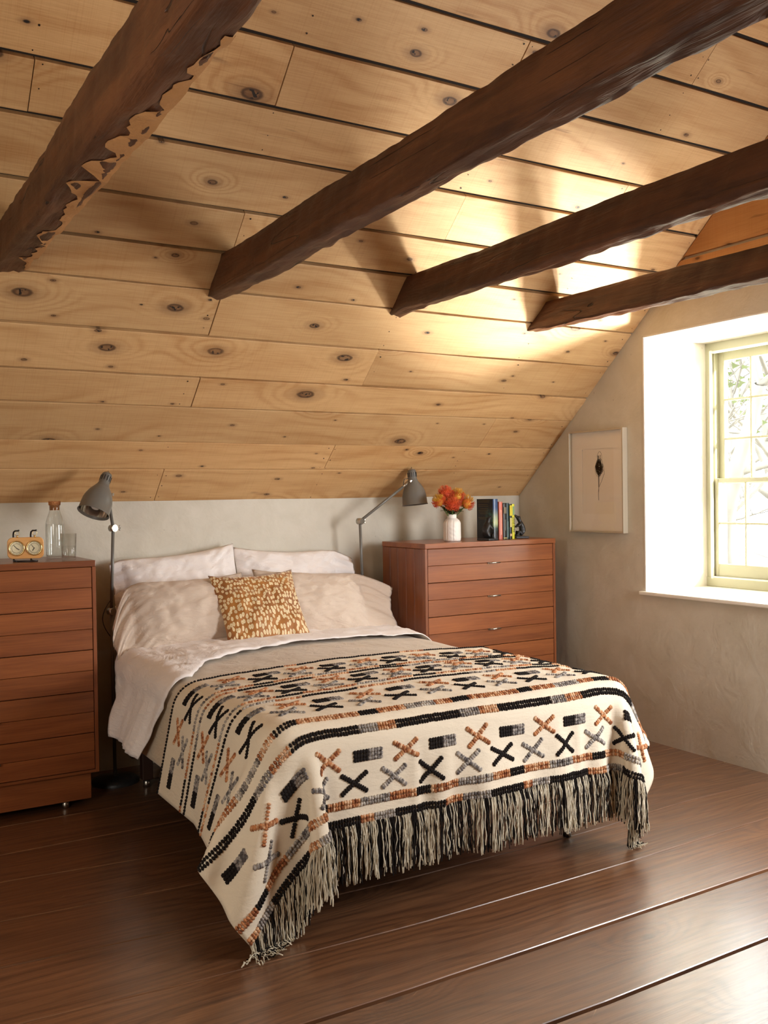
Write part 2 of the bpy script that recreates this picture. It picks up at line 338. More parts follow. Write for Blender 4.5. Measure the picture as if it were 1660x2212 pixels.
for i in range(len(zs)-1):
    s0, s1 = (zs[i]-KN)/sang, (zs[i+1]-KN)/sang; gap = .0045 if i < 3 else (.0085 if i < 6 else .0155)
    cuts = [-1.25]+joints.get(i, [])+[XW-.001]
    for ci in range(len(cuts)-1):
        a, b = cuts[ci], cuts[ci+1]; tilt = [R.uniform(-.012, .012) for _ in range(2)]
        bm = bmesh.new(); n = max(4, int((b-a)/.09)); rows = []; lift = R.uniform(-.0015, .0025)
        for k in range(n+1):
            x = a+(b-a)*k/n
            lo = s0+.0015+.003*NS(x*2.2, i*3.1, 5); hi = s1-gap+.004*NS(x*2.2, i*3.1+9, 2)
            bow = .0025*NS(x*1.3, i*5.7, ci)
            # lean of the end cuts as in old boards
            da = .018 if (k == 0 and ci > 0) or (k == n and ci < len(cuts)-2) else 0
            gx = .0018 if (k == 0 and ci > 0) else (-.0018 if (k == n and ci < len(cuts)-2) else 0)
            rows.append([bm.verts.new((x+gx+dx-a, s, z)) for dx, s, z in ((0, lo, -.022), (0, lo, lift+bow-.0015), (0, lo+.003, lift+bow), (-da*.0, hi-.003, lift+bow), (-da*.0, hi, lift+bow-.0015), (-da*.0, hi, -.022))])
        for p, q in zip(rows, rows[1:]):
            for k in range(5): bm.faces.new((p[k], p[k+1], q[k+1], q[k]))
        bm.faces.new(rows[0][::-1]); bm.faces.new(rows[-1])
        o = obj('plank', bm, M_pine, ce); o.matrix_world = MS @ Matrix.Translation((a, 0, 0))
        if i < 15:
            for xj in [.64, 1.5, 2.39, 3.26]+([] if ci else [0]):
                if a-.02 < xj < b+.02:
                    off = (.022 if abs(xj-a) < .1 else (-.022 if abs(xj-b) < .1 else R.uniform(-.02, .02)))
                    for q in (.12, .45, .85):
                        if R.random() < .85: nail(xj+off+R.uniform(-.006, .006), s0+(s1-s0)*(q+R.uniform(-.06, .06)))
            if b > XW-.1:
                for q in (.15, .8): nail(XW-.035+R.uniform(-.01, .01), s0+(s1-s0)*q)
        
tag(obj('nail_heads', nails, plain('dark nail heads', (.02, .014, .01), .5, .6), ce), kind='stuff')

# back wall (knee wall), left wall, front knee wall
o = obj('wall_back', bbox(-1.3, XW+.5, YW, YW+.3, -.1, KN+.12), M_plaster); tag(o, 'low pale plaster knee wall behind the bed', 'wall', kind='structure')
o = obj('wall_front', bbox(-1.3, XW+.5, yo-.3, yo, -.1, KN+.1), M_plaster); tag(o, 'plaster knee wall behind the camera', 'wall', kind='structure')
o = obj('wall_left', bbox(-1.6, -1.3, yo-.3, YW+.3, -.1, 4.3), M_plaster); tag(o, 'plain plaster gable wall beyond the left dresser', 'wall', kind='structure')
# right wall with deep window opening
WY0, WY1, WZ0, WZ1, WX = 2.86, 3.767, .817, 2.208, 4.39
bm = bmesh.new()
for (y0, y1, z0, z1) in ((yo-.3, WY0, -.1, 4.3), (WY1, YW+.3, -.1, 4.3), (WY0, WY1, -.1, WZ0-.02), (WY0, WY1, WZ1, 4.3)): box(bm, XW, WX+.14, y0, y1, z0, z1)
o = obj('wall_right', bm, M_plaster); tag(o, 'thick warm beige plaster gable wall with the deep window', 'wall', kind='structure'); wr = o
# plaster lining of the reveal, rounded edges
bm = bmesh.new(); e = .012
box(bm, XW-.001, WX, WY1-e, WY1+.001, WZ0, WZ1); box(bm, XW-.001, WX, WY0-.001, WY0+e, WZ0, WZ1); box(bm, XW-.001, WX, WY0, WY1, WZ1-e, WZ1+.001)
bmesh.ops.bevel(bm, geom=[ed for ed in bm.edges if all(v.co.x < XW+.01 for v in ed.verts)], offset=.004, segments=2, affect='EDGES', profile=.5)
o = obj('trim_1', bm, M_white); tag(o, 'white plaster lining of the deep window reveal', 'window reveal', kind='structure')
bm = bbox(XW-.022, WX, WY0-.02, WY1+.022, WZ0-.020, WZ0, .005, 2)
o = obj('trim_2', bm, plain('cream sill paint', sp((242, 238, 226)), .35)); tag(o, 'cream painted deep window sill board below the window', 'window sill', kind='structure')
# gable boards above the plaster
gz = [2.352, 2.563, 2.78, 3.0, 3.22, 3.44, 3.66, 3.9]
for i in range(len(gz)-1):
    z0, z1 = gz[i]+.004, gz[i+1]-(.014 if i == 0 else .009)
    ya = YW-(z0-KN)/TN-.004; yb = YW-(z1-KN)/TN-.004
    oa, ob = 2*y_r-ya, 2*y_r-yb
    bm = bmesh.new(); x0, x1 = -.020, 0
    P = [(ya, z0), (yb, z1), (ob, z1), (oa, z0)]
    A = [bm.verts.new((y, z-z0, x1)) for y, z in P]; B = [bm.verts.new((y, z-z0, x0)) for y, z in P]
    bm.faces.new(A[::-1]); bm.faces.new(B)
    for k in range(4): bm.faces.new((A[k], A[(k+1) % 4], B[(k+1) % 4], B[k]))
    o = obj('plank', bm, M_gable_shade, wr); o.matrix_world = Matrix(((0, 0, 1, XW), (1, 0, 0, 0), (0, 1, 0, z0), (0, 0, 0, 1)))

# ------------------------------------------------------------------ window
W1 = thing('window_1', 'sage painted sash window with small square panes', 'window', (WX, (WY0+WY1)/2, WZ0)); W1['kind'] = 'structure'
inv = Matrix.Translation(-Vector(W1.location))
def wp(name, boxes, mat, parent=W1, bev=.003):
    bm = bmesh.new()
    for b in boxes:
        t_ = bbox(*b, bev); me = bpy.data.meshes.new('t'); t_.to_mesh(me); t_.free(); bm.from_mesh(me); bpy.data.meshes.remove(me)
    bmesh.ops.transform(bm, matrix=inv, verts=bm.verts[:])
    return obj(name, bm, mat, parent)
# casing with moulding
cy0, cy1, cz0, cz1 = WY0+.058, WY1-.040, WZ0+.052, WZ1-.062
wp('casing', [(4.385, 4.45, WY1-.045, WY1+.02, WZ0, WZ1), (4.385, 4.45, WY0-.02, WY0+.06, WZ0, WZ1), (4.386, 4.45, WY0, WY1, WZ1-.066, WZ1+.01), (4.380, 4.45, WY0, WY1, WZ0, WZ0+.055)], M_sage)
wp('bead', [(4.377, 4.39, WY1-.060, WY1-.043, WZ0+.045, WZ1-.056), (4.377, 4.39, WY0+.058, WY0+.07, WZ0+.045, WZ1-.056), (4.378, 4.39, WY0+.06, WY1-.05, WZ1-.074, WZ1-.06), (4.378, 4.39, WY0+.06, WY1-.05, WZ0+.05, WZ0+.060)], plain('pale bead paint', sp((238, 232, 212)), .35))
sy1 = WY1-.060; sy0 = WY0+.060
def sash(nm, x, zl, zh, rows, gl, gr, top_r, bot_r, ncol, label):
    fr = wp(nm, [(x, x+.035, gr, sy1, zl, zh), (x, x+.035, sy0, gl, zl, zh), (x, x+.035, gl, gr, zh-top_r, zh), (x, x+.035, gl, gr, zl, zl+bot_r)], M_sage)
    fr['label'] = label
    g0, g1 = zl+bot_r, zh-top_r
    for i in range(1, ncol):
        y = gr+(gl-gr)*i/ncol; wp('muntin', [(x+.004, x+.03, y-.006, y+.006, g0, g1)], M_sage, W1, .002)
    for j in range(1, rows):
        z = g0+(g1-g0)*j/rows; wp('muntin', [(x+.005, x+.029, gl, gr, z-.006, z+.006)], M_sage, W1, .002)
    for i in range(ncol):
        for j in range(rows):
            ya, yb = gr+(gl-gr)*(i+1)/ncol, gr+(gl-gr)*i/ncol; za, zb = g0+(g1-g0)*j/rows, g0+(g1-g0)*(j+1)/rows
            wp('pane', [(x+.016, x+.019, ya+.004, yb-.004, za+.004, zb-.004)], M_pane, W1, 0)
sash('upper_sash', 4.435, 1.400, 2.146, 3, sy0+.045, 3.668, .052, .03, 4, 'upper sliding sash, three rows of panes')
sash('lower_sash', 4.398, .872, 1.430, 2, sy0+.045, 3.684, .025, .075, 4, 'lower sliding sash in front, two rows of panes')
wp('jamb_liner', [(4.40, 4.50, sy1-.002, WY1+.01, WZ0+.03, WZ1-.05), (4.40, 4.50, WY0-.01, sy0+.002, WZ0+.03, WZ1-.05), (4.40, 4.50, WY0, WY1, WZ1-.06, WZ1-.03), (4.40, 4.52, WY0, WY1, WZ0, WZ0+.05)], M_sage)

# ------------------------------------------------------------------ outdoors
g = bmesh.new(); bmesh.ops.create_grid(g, x_segments=40, y_segments=40, size=60)
for v in g.verts: v.co.z = -3.2+.5*NS(v.co.x*.08, v.co.y*.08, 1)+max(0, v.co.x-8)*.06; v.co.x += 4.7+60
t = NT('pale winter grass'); c = t.co(False); M_gr = t.fin(t.mix(t.noise(c, .8, 5), (.13, .115, .075), (.20, .185, .14)), .9)
tag(obj('outdoor_ground', g, M_gr), 'pale winter field outside the window', 'ground', kind='structure')
t = NT('bark'); c = t.co(); M_bark = t.fin(t.mix(t.noise(c, 6, 4), (.065, .06, .05), (.11, .10, .085)), .9)
M_leaf = plain('green sprigs', (.09, .12, .04), .8)
def tree(x, y, h, r, label, seed, leaves=False, lean=0.0):
    rr = random.Random(seed); z0 = -3.3+max(0, x-8)*.06; th = thing('bare_tree', label, 'tree', (x, y, z0), 0, 'winter trees outside the window')
    bm = bmesh.new(); tips = []
    def br(p, d, L, rad, dep):
        pts = [p]; q = p.copy(); dd = d.copy(); n = 5
        for i in range(n):
            dd = (dd+Vector((rr.uniform(-1, 1), rr.uniform(-1, 1), rr.uniform(-.5, .8)))*.16).normalized(); q = q+dd*L/n; pts.append(q.copy())
        tube(bm, pts, [rad*(1-.5*i/n) for i in range(n+1)], 6 if dep < 2 else 3, cap=False)
        if dep >= 4: tips.append(q); return
        for k in range(4 if dep else 7):
            a = pts[rr.randint(2 if dep else 2, n)]; nd = (dd*.5+Vector((rr.uniform(-1, 1), rr.uniform(-1, 1), rr.uniform(-.3, .8)))).normalized()
            br(a, nd, L*rr.uniform(.45, .7), rad*.42, dep+1)
    br(Vector((0, 0, 0)), Vector((lean, lean*.5, 1)).normalized(), h, r, 0)
    obj('trunk', bm, M_bark, th)
    if leaves:
        bm = bmesh.new()
        for p in tips:
            for k in range(3):
                q = p+Vector((rr.uniform(-.4, .4), rr.uniform(-.4, .4), rr.uniform(-.4, .4))); s = rr.uniform(.05, .12)
                bm.faces.new([bm.verts.new(q+Vector(v)*s) for v in ((rr.random(), 1, 0), (1, rr.random()-1, .5), (-1, 0, 1))])
        tag(obj('foliage', bm, M_leaf, th), kind='stuff')
tree(11.2, 8.6, 5.5, .36, 'bare tree with thick pale trunk nearest outside the window', 3)
tree(16, 12.0, 7.0, .17, 'slender bare tree with green sprigs outside the window', 5, True, .25)
tree(34, 27.5, 9.0, .26, 'bare tree with spreading branches beyond the nearer trees', 8, True)
tree(50, 36, 11, .32, 'farthest bare tree outside the window', 11, True)

# ------------------------------------------------------------------ ceiling beams
def beam(label, L0, L1, R0, R1, zb, zt, seed, y_near=.15, splint=False):
    th = thing('ceiling_beam', label, 'beam', (0, 0, 0), 0, None)
    yfar = lambda z: YW-(z-KN)/TN
    n = 190; ny = n; nc = 6; bm = bmesh.new(); rows = []
    y0 = y_near; cx = (L0+R0)/2
    for i in range(n+1):
        ring = []
        f = i/n
        # perimeter: left side up, top, right side down, bottom
        per = []
        for k in range(nc): per.append((-1, -1+2*k/nc))
        for k in range(nc): per.append((-1+2*k/nc, 1))
        for k in range(nc): per.append((1, 1-2*k/nc))
        for k in range(nc): per.append((1-2*k/nc, -1))
        for (a, b) in per:
            z = (zb+zt)/2+b*(zt-zb)/2
            ye = yfar(z)+.03; y = y0+(ye-y0)*(1-f)
            tt = (3.85-y)/(3.85-1.2)
            xl = L0+(L1-L0)*tt; xr = R0+(R1-R0)*tt; x = (xl+xr)/2+a*(xr-xl)/2
            wob = .010*NS(y*1.7, seed, b*.6)+.005*NS(y*6, seed+3, b*1.5+a)
            hew = .0050*max(0, math.sin(y*30+3*NS(y*2, seed, a*3)+b*1.2))**3*(.3+abs(NS(y*3, b*2, seed)))+.003*NS(y*22, b*5, seed+a)
            corner = 1-.05*(abs(a) > .9 and abs(b) > .9)
            x = (xl+xr)/2+(x-(xl+xr)/2)*corner+wob*.7-a*hew
            z = (zb+zt)/2+(z-(zb+zt)/2)*corner+.012*NS(y*1.3, seed+11, a*.5)+((.010*NS(y*5.5, a*2.0, seed)+.007*NS(y*13, a*6.0, seed+2)) if b < -.5 else .003*NS(y*9, a, seed+b))
            ring.append(bm.verts.new((x, y, z)))
        rows.append(ring)
    m = len(rows[0]); rows_co = [[type('C', (), {'co': v.co.copy()}) for v in rg] for rg in rows]
    for p, q in zip(rows, rows[1:]):
        for k in range(m):
            fc = bm.faces.new((p[k], p[(k+1) % m], q[(k+1) % m], q[k])); fc.smooth = True
    bm.faces.new(rows[0]); bm.faces.new(rows[-1][::-1])
    o = obj('timber', bm, M_beam, th)
    if splint:      # raw pale wood exposed along the lower right edge, lying on the beam's own faces
        cs_ = [[Vector(v.co) for v in rg] for rg in rows_co]; bm = bmesh.new(); prev = None; rr = random.Random(4); wj = .3; jag = .5
        for i in range(4, 112):
            rg = cs_[i]; f2 = math.sin(math.pi*min(1, (i-3)/110.))**.5; wj = .75*wj+.25*rr.random()
            if i % 2 == 0: jag = rr.random()
            fr_ = (.10+.55*abs(NS(i*.11, 3, 3))*1.6+.30*jag*wj*2)*f2; fr_ = min(.92, fr_); k0 = 3*nc
            pos = k0+fr_*nc; ka = int(pos); p_in = rg[ka % m].lerp(rg[(ka+1) % m], pos-ka)
            mid_ = rg[k0].lerp(p_in, .5); up1_ = rg[k0].lerp(rg[k0-1], .55*f2)
            off = Vector((0, 0, -.0035)); cur = [bm.verts.new(p) for p in (p_in+off*.6, mid_+off, rg[k0]+Vector((.002, 0, -.003)), up1_+Vector((.004, 0, 0)))]
            if prev:
                for k in range(3): bm.faces.new((prev[k], prev[k+1], cur[k+1], cur[k]))
            prev = cur
        obj('split_edge', bm, M_splint, th)['label'] = 'pale raw split wood along the lower edge'
    return th
beam('leftmost dark hewn ceiling beam with a pale splintered lower edge', .595, .585, .712, .700, 2.222, 2.372, 3.3, splint=True)
beam('second ceiling beam from the left, long and dark, above the bed', 1.452, 1.420, 1.550, 1.500, 2.205, 2.355, 9.1)
beam('third ceiling beam from the left, chipped by axe marks, ending above the right lamp', 2.345, 2.335, 2.425, 2.405, 2.208, 2.352, 15.7)
beam('rightmost hewn ceiling beam beside the gable wall above the window', 3.185, 3.32, 3.27, 3.42, 2.195, 2.330, 21.4)

# ------------------------------------------------------------------ dressers
def dresser(label, x0, yf, h, foot):
    W_, D_ = .905, .45
    th = thing('dresser', label, 'dresser', (x0+W_/2, yf+D_/2, 0))
    hx, hy = W_/2, D_/2; zb = .150; tt = .028
    # case: sides inner liner, back
    bm = bmesh.new(); box(bm, -hx+.016, hx-.016, -hy+.026, hy, zb, h-tt)
    obj('case', bm, M_gap, th)
    obj('top', bbox(-hx, hx, -hy, hy, h-tt, h, .003, 2), M_wal, th)
    for s in (-1, 1):
        obj('stile', bbox(s*(hx-.008)-.008, s*(hx-.008)+.008, -hy+.003, -hy+.030, zb-.0, h-tt, .0015), M_walv, th)
        n = 5; ys = np.linspace(-hy+.030, hy, n+1)
        for i in range(n):
            obj('side_plank', bbox(s*(hx-.009)-.007, s*(hx-.009)+.007, ys[i]+.0012, ys[i+1]-.0012, zb, h-tt-.001, .002), M_walv, th)
    obj('bottom_rail', bbox(-hx+.016, hx-.016, -hy+.008, -hy+.03, zb, zb+.012), M_wal, th)
    ztop = h-tt-.0005; dh = .1838
    for i in range(5):
        z1 = ztop-i*dh; z0 = z1-dh
        if i == 4: z0 = max(z0, zb+.014)
        dr = obj('drawer', bbox(-hx+.022, hx-.022, -hy+.016, -hy+.20, z0+.006, z1-.006), M_gap, th)
        zm = (z0+z1)/2
        for (a, b) in ((z0+.0016, zm-.0008), (zm+.0008, z1-.0016)):
            obj('slat', bbox(-hx+.0185, hx-.0185, -hy+.004, -hy+.018, a, b, .0016), M_wal, dr)
        # slim nickel pull
        bm = bmesh.new(); L = .038
        me = cyl((-L, -hy-.012, zm), (L, -hy-.012, zm), .0042, 10); mm = bpy.data.meshes.new('t'); me.to_mesh(mm); me.free(); bm.from_mesh(mm); bpy.data.meshes.remove(mm)
        for sx in (-.026, .026): box(bm, sx-.003, sx+.003, -hy-.012, -hy+.006, zm-.003, zm+.003)
        box(bm, -L, L, -hy-.001, -hy+.005, zm-.005, zm+.003)
        obj('handle', bm, M_nick, dr)
    obj('plinth', bbox(-hx+.03, hx-.03, -hy+.03, hy-.03, .03, zb, .002), M_wal, th)
    for sx in (-1, 1):
        for sy in (-1, 1): obj('glide', cyl((sx*(hx-.14), sy*(hy-.05), 0), (sx*(hx-.14), sy*(hy-.05), .032), .016, 12), M_nick, th)
    return th
dresser('walnut dresser left of the bed with the double-dial clock on it', 1.072-.905, 4.300, 1.091, 0)
dresser('walnut dresser right of the bed with the flower vase and books on it', 2.796, 4.267, 1.099, 0)

# ------------------------------------------------------------------ cloth simulation
BX0, BX1, BY0, BY1, BZ = 1.195, 2.690, 2.685, 4.55, .620
FLARE = .42
def drape(u0, u1, v0, v1, d, yoff, marg, steps, seed, tug=0.0, rad=.07):
    nu, nv = int(round((u1-u0)/d))+1, int(round((v1-v0)/d))+1
    U, V = np.meshgrid(np.linspace(u0, u1, nu), np.linspace(v0, v1, nv))
    rs = np.random.RandomState(seed)
    P = np.stack([U, V+yoff, np.full_like(U, BZ+marg)], -1); P[..., 2] += rs.rand(nv, nu)*.002
    lo = np.array([BX0, BY0, .12]); hi = np.array([BX1, BY1+1.0, BZ]); c = (lo+hi)/2; hf = (hi-lo)/2-rad
    inside = (P[..., 0] > BX0+rad) & (P[..., 0] < BX1-rad) & (P[..., 1] > BY0+rad)
    W = np.where(inside, 0.0, 1.0)
    pull = None
    if tug: pull = (np.clip((1.12-U)/.25, 0, 1)*np.clip((.42-V)/.3, 0, 1))[..., None]*np.array([-1.0, -.25, 0])*tug*(1/60.)**2
    Q = P.copy(); g = np.array([0, 0, -9.8])*(1/60.)**2*.5
    du = (u1-u0)/(nu-1); dv = (v1-v0)/(nv-1); ddg = math.hypot(du, dv)
    def con(a, b, L, k):
        A = P[a]; B = P[b]; wa = W[a]; wb = W[b]; D = B-A; l = np.sqrt((D*D).sum(-1))+1e-9; s = wa+wb; s = np.where(s == 0, 1, s)
        cr = (k*(l-L)/l/s)[..., None]*D; P[a] = A+cr*wa[..., None]; P[b] = B-cr*wb[..., None]
    S = slice; allr = S(None)
    sets = []
    def add(ax, off0, off1, L, k):
        # off (dr,dc)
        pass
    def pairs(dr, dc, L, k, period):
        r0, r1 = max(0, -dr), nv-max(0, dr); c0, c1 = max(0, -dc), nu-max(0, dc)
        I, J = np.meshgrid(np.arange(r0, r1), np.arange(c0, c1), indexing='ij'); key = (I//max(1, abs(dr)) if dr else J//abs(dc)) % 2
        for q in (0, 1):
            m = key == q; a = (I[m], J[m]); b = (I[m]+dr, J[m]+dc); sets.append((a, b, L, k))
    pairs(0, 1, du, 1, 2); pairs(1, 0, dv, 1, 2); pairs(1, 1, ddg, .35, 2); pairs(1, -1, ddg, .35, 2); pairs(0, 2, 2*du, .15, 4); pairs(2, 0, 2*dv, .15, 4)
    hold = .12*np.clip((U-BX0-.12)/.12, 0, 1)*np.clip((BX1-.10-U)/.12, 0, 1)   # the middle of the cloth hangs straight
    for st in range(steps):
        vel = (P-Q)*.965; Q = P.copy(); P += (vel+g+(pull if pull is not None else 0))*W[..., None]
        if st < steps*.4: P += W[..., None]*rs.randn(nv, nu, 3)*.0004
        for it in range(6):
            P[..., 0] += hold*(U+.004*np.sin(U*9+V*3)-P[..., 0])
            for s_ in sets: con(*s_)
            q = P-c; sg = np.sign(q); shx = sg[..., 0]*np.where(sg[..., 0] < 0, .20+.24*np.clip((3.15-P[..., 1])/.4, 0, 1), FLARE)*np.clip(BZ-.05-P[..., 2], 0, .6); P[..., 0] -= shx; q = P-c; aq = np.abs(q)-hf; out = np.maximum(aq, 0); l = np.sqrt((out*out).sum(-1))
            need = rad+marg; m1 = (l > 1e-6) & (l < need)
            if m1.any(): P[m1] = (c+sg*(np.minimum(aq, 0)+hf)+sg*out/np.maximum(l, 1e-9)[..., None]*need)[m1]
            m2 = l <= 1e-6
            if m2.any():
                k = np.argmax(aq, -1); idx = np.where(m2)
                for i_, j_ in zip(*idx):
                    kk = k[i_, j_]; P[i_, j_, kk] = c[kk]+sg[i_, j_, kk]*(hf[kk]+need)
            P[..., 0] += shx; P[..., 2] = np.maximum(P[..., 2], .006+marg)
            fixm = W == 0; P[fixm] = Q[fixm]
    return U, V, P
def upsample(A, k=2):
    def up1(A):
        n = A.shape[0]; x = np.arange((n-1)*k+1)/k; i = np.minimum(x.astype(int), n-2); t_ = (x-i)[:, None, None]
        g_ = lambda j: A[np.clip(j, 0, n-1)]
        p0, p1, p2, p3 = g_(i-1), g_(i), g_(i+1), g_(i+2)
        p0 = np.where((i == 0)[:, None, None], 2*p1-p2, p0); p3 = np.where((i == n-2)[:, None, None], 2*p2-p1, p3)
        return .5*((2*p1)+(-p0+p2)*t_+(2*p0-5*p1+4*p2-p3)*t_**2+(-p0+3*p1-3*p2+p3)*t_**3)
    A = up1(A); A = up1(A.transpose(1, 0, 2)).transpose(1, 0, 2); return A
def normals(P):
    du = np.gradient(P, axis=1); dv = np.gradient(P, axis=0); n = np.cross(du, dv); return n/(np.linalg.norm(n, axis=-1, keepdims=True)+1e-9), du, dv
def grid_mesh(P, thick=.004):
    nv, nu, _ = P.shape; N, _, _ = normals(P); T = P+N*thick*.5; Bt = P-N*thick*.5
    V = np.concatenate([T.reshape(-1, 3), Bt.reshape(-1, 3)]); n = nv*nu; F = []
    for i in range(nv-1):
        for j in range(nu-1):
            a = i*nu+j; F.append((a, a+1, a+nu+1, a+nu)); F.append((n+a, n+a+nu, n+a+nu+1, n+a+1))
    edge = [(0, j) for j in range(nu)]+[(i, nu-1) for i in range(1, nv)]+[(nv-1, j) for j in range(nu-2, -1, -1)]+[(i, 0) for i in range(nv-2, 0, -1)]
    ids = [i*nu+j for i, j in edge]
    for a, b in zip(ids, ids[1:]+ids[:1]): F.append((a, a+n, b+n, b))
    return V.tolist(), F
def puff(P, amp, seed, ztop):
    Q = P.copy()
    for i in range(P.shape[0]):
        for j in range(P.shape[1]):
            x, y, z = P[i, j]; a = amp*max(0, min(1, (z-ztop+.15)/.15))
            Q[i, j, 2] += a*(.7*NS(x*2.0, y*2.6, seed)+.35*NS(x*6+y*2, y*6, seed+4)+.12*NS(x*16, y*14, seed+8))+a*2.6*math.sin(math.pi*min(1, max(0, (x-BX0)/(BX1-BX0))))*min(1, max(0, (y-BY0-.03)/.35))
    return Q

# ------------------------------------------------------------------ bed
bed = thing('bed', 'low bed with pale mattress on a dark frame with wooden legs', 'bed', (1.93, 3.63, 0))
def bp(name, b, mat, bev=.004, seg=1):
    bm = bbox(*b, bev, seg); bmesh.ops.transform(bm, matrix=Matrix.Translation((-1.93, -3.63, 0)), verts=bm.verts[:]); return obj(name, bm, mat, bed)
M_frame = plain('dark bed frame', sp((52, 30, 20)), .5)
bp('frame', (1.27, 2.60, 2.78, 4.53, .22, .29), M_frame)
bp('mattress', (1.235, 2.625, 2.735, 4.53, .29, .600), M_sheet, .05, 4)
bp('headboard', (1.28, 2.58, 4.535, 4.56, .12, .60), M_frame)
for x in (1.33, 2.54):
    for y in (2.88, 4.46):
        l = bp('leg', (x-.025, x+.025, y-.025, y+.025, .035, .22), M_frame); bm = cyl((x-1.93, y-3.63, 0), (x-1.93, y-3.63, .036), .017, 12); obj('foot', bm, M_nick, l)

bm = bmesh.new(); bmesh.ops.create_icosphere(bm, subdivisions=4, radius=1)
for v in bm.verts:
    p = v.co.copy(); n_ = 1+.22*NS(p.x*1.6, p.y*1.6, p.z*1.2)+.10*NS(p.x*5, p.y*5, p.z*2)
    v.co = Vector((2.640+p.x*.062*n_*(1.15+p.z*.35), 2.760+p.y*.032*n_, .190+p.z*.105))-Vector((1.93, 3.63, 0))
obj('sheet_corner', bm, M_sheet, bed, smooth=True)
# taupe duvet
U, V, P = drape(.925, 2.95, 0, 1.50, .03, 2.72, .004, 150, 3)
P = puff(upsample(P), .010, 5.0, BZ)
for j in range(P.shape[1]):    # gentle hanging waves on the flank
    for i in range(P.shape[0]):
        x, y, z = P[i, j]
        if z < .55 and y > 3.62 and (x < BX0+.02): pass
duv = obj('duvet', grid_mesh(P, .01), M_taupe, smooth=True); tag(duv, 'taupe linen duvet cover over the bed under the patterned throw', 'duvet')

# white sheet fold-back: strip over the bed near the pillows
def sheet_profile(s, y, off):
    """s: arc position across the bed from centre, returns x,z on a rounded box"""
    hw = (BX1-BX0)/2+off; r = .07+off; flat = hw-r; a = abs(s); sg = 1 if s > 0 else -1; zt = BZ+off
    if a < flat: x, z = a, zt
    elif a < flat+r*math.pi/2:
        t_ = (a-flat)/r; x, z = flat+r*math.sin(t_), zt-r+r*math.cos(t_)
    else:
        k = a-flat-r*math.pi/2; x, z = hw+.30*k+(.010*math.sin(y*17+s)+.008)*min(1, k/.2), zt-r-k*.93
    return (BX0+BX1)/2+sg*x, z
def yfront(s):
    a = s+0.0; return float(np.interp(a, [-1.12, -.80, -.66, -.52, -.3, 0, .4, .75, 1.1], [3.79, 3.63, 3.66, 3.90, 4.02, 4.09, 4.10, 4.08, 3.95]))
def yback(s): return float(np.interp(s, [-1.12, -.85, -.7, -.5], [4.13, 4.30, 4.52, 4.62]))
ns, ny = 130, 26; G = np.zeros((ny, ns, 3))
for j in range(ns):
    s = -1.075+1.985*j/(ns-1); yf, yb = yfront(s), yback(s)
    for i in range(ny):
        t_ = i/(ny-1); y = yf+(yb-yf)*t_; x, z = sheet_profile(s, y, .036)
        wr_ = .009*NS(x*4, y*20, 3)+.009*NS(x*10+y*8, y*24, 7)+.010*math.exp(-t_*7)*0+.004*NS(x*30, y*9, 2); z2 = z+(wr_+.006 if z > .55 else 0); x2 = x+(0 if z > .55 else wr_*1.3)
        z2 += .026*math.sin(math.pi*min(1, max(0, (x-BX0)/(BX1-BX0))))*min(1, max(0, (4.75-y)/.5))
        G[i, j] = (x2, y, z2-.012*math.exp(-t_*12))
sh = obj('folded_sheet', grid_mesh(G, .004), M_sheet, smooth=True); tag(sh, 'white top sheet folded back over the duvet in front of the pillows', 'sheet')

# patterned throw
U0, U1, VL, DT = .825, 2.96, 1.170, .0255
U, V, PT = drape(U0, U1, 0, VL, DT, 2.388, .026, 260, 31, 1.7)
PT = puff(upsample(PT), .010, 5.0, BZ)
NVt, NUt = PT.shape[:2]; NT_, DU_, DV_ = normals(PT)
DUn = DU_/np.linalg.norm(DU_, axis=-1, keepdims=True); DVn = DV_/np.linalg.norm(DV_, axis=-1, keepdims=True)
throw = thing('throw_blanket', 'cream woven throw with yarn crosses, stripes and long fringe over the foot of the bed', 'blanket', (1.87, 3.0, 0))
TI = Matrix.Translation((-1.87, -3.0, 0)); toff = np.array([1.87, 3.0, 0])
Vv, Fv = grid_mesh(PT-toff, .005); obj('cloth', (Vv, Fv), M_cream, throw, smooth=True)
def smp(A, u, v):
    x = (u-U0)/(U1-U0)*(NUt-1); y = v/VL*(NVt-1); x = min(max(x, 0), NUt-1.001); y = min(max(y, 0), NVt-1.001); i, j = int(y), int(x); a, b = y-i, x-j
    return A[i, j]*(1-a)*(1-b)+A[i, j+1]*(1-a)*b+A[i+1, j]*a*(1-b)+A[i+1, j+1]*a*b
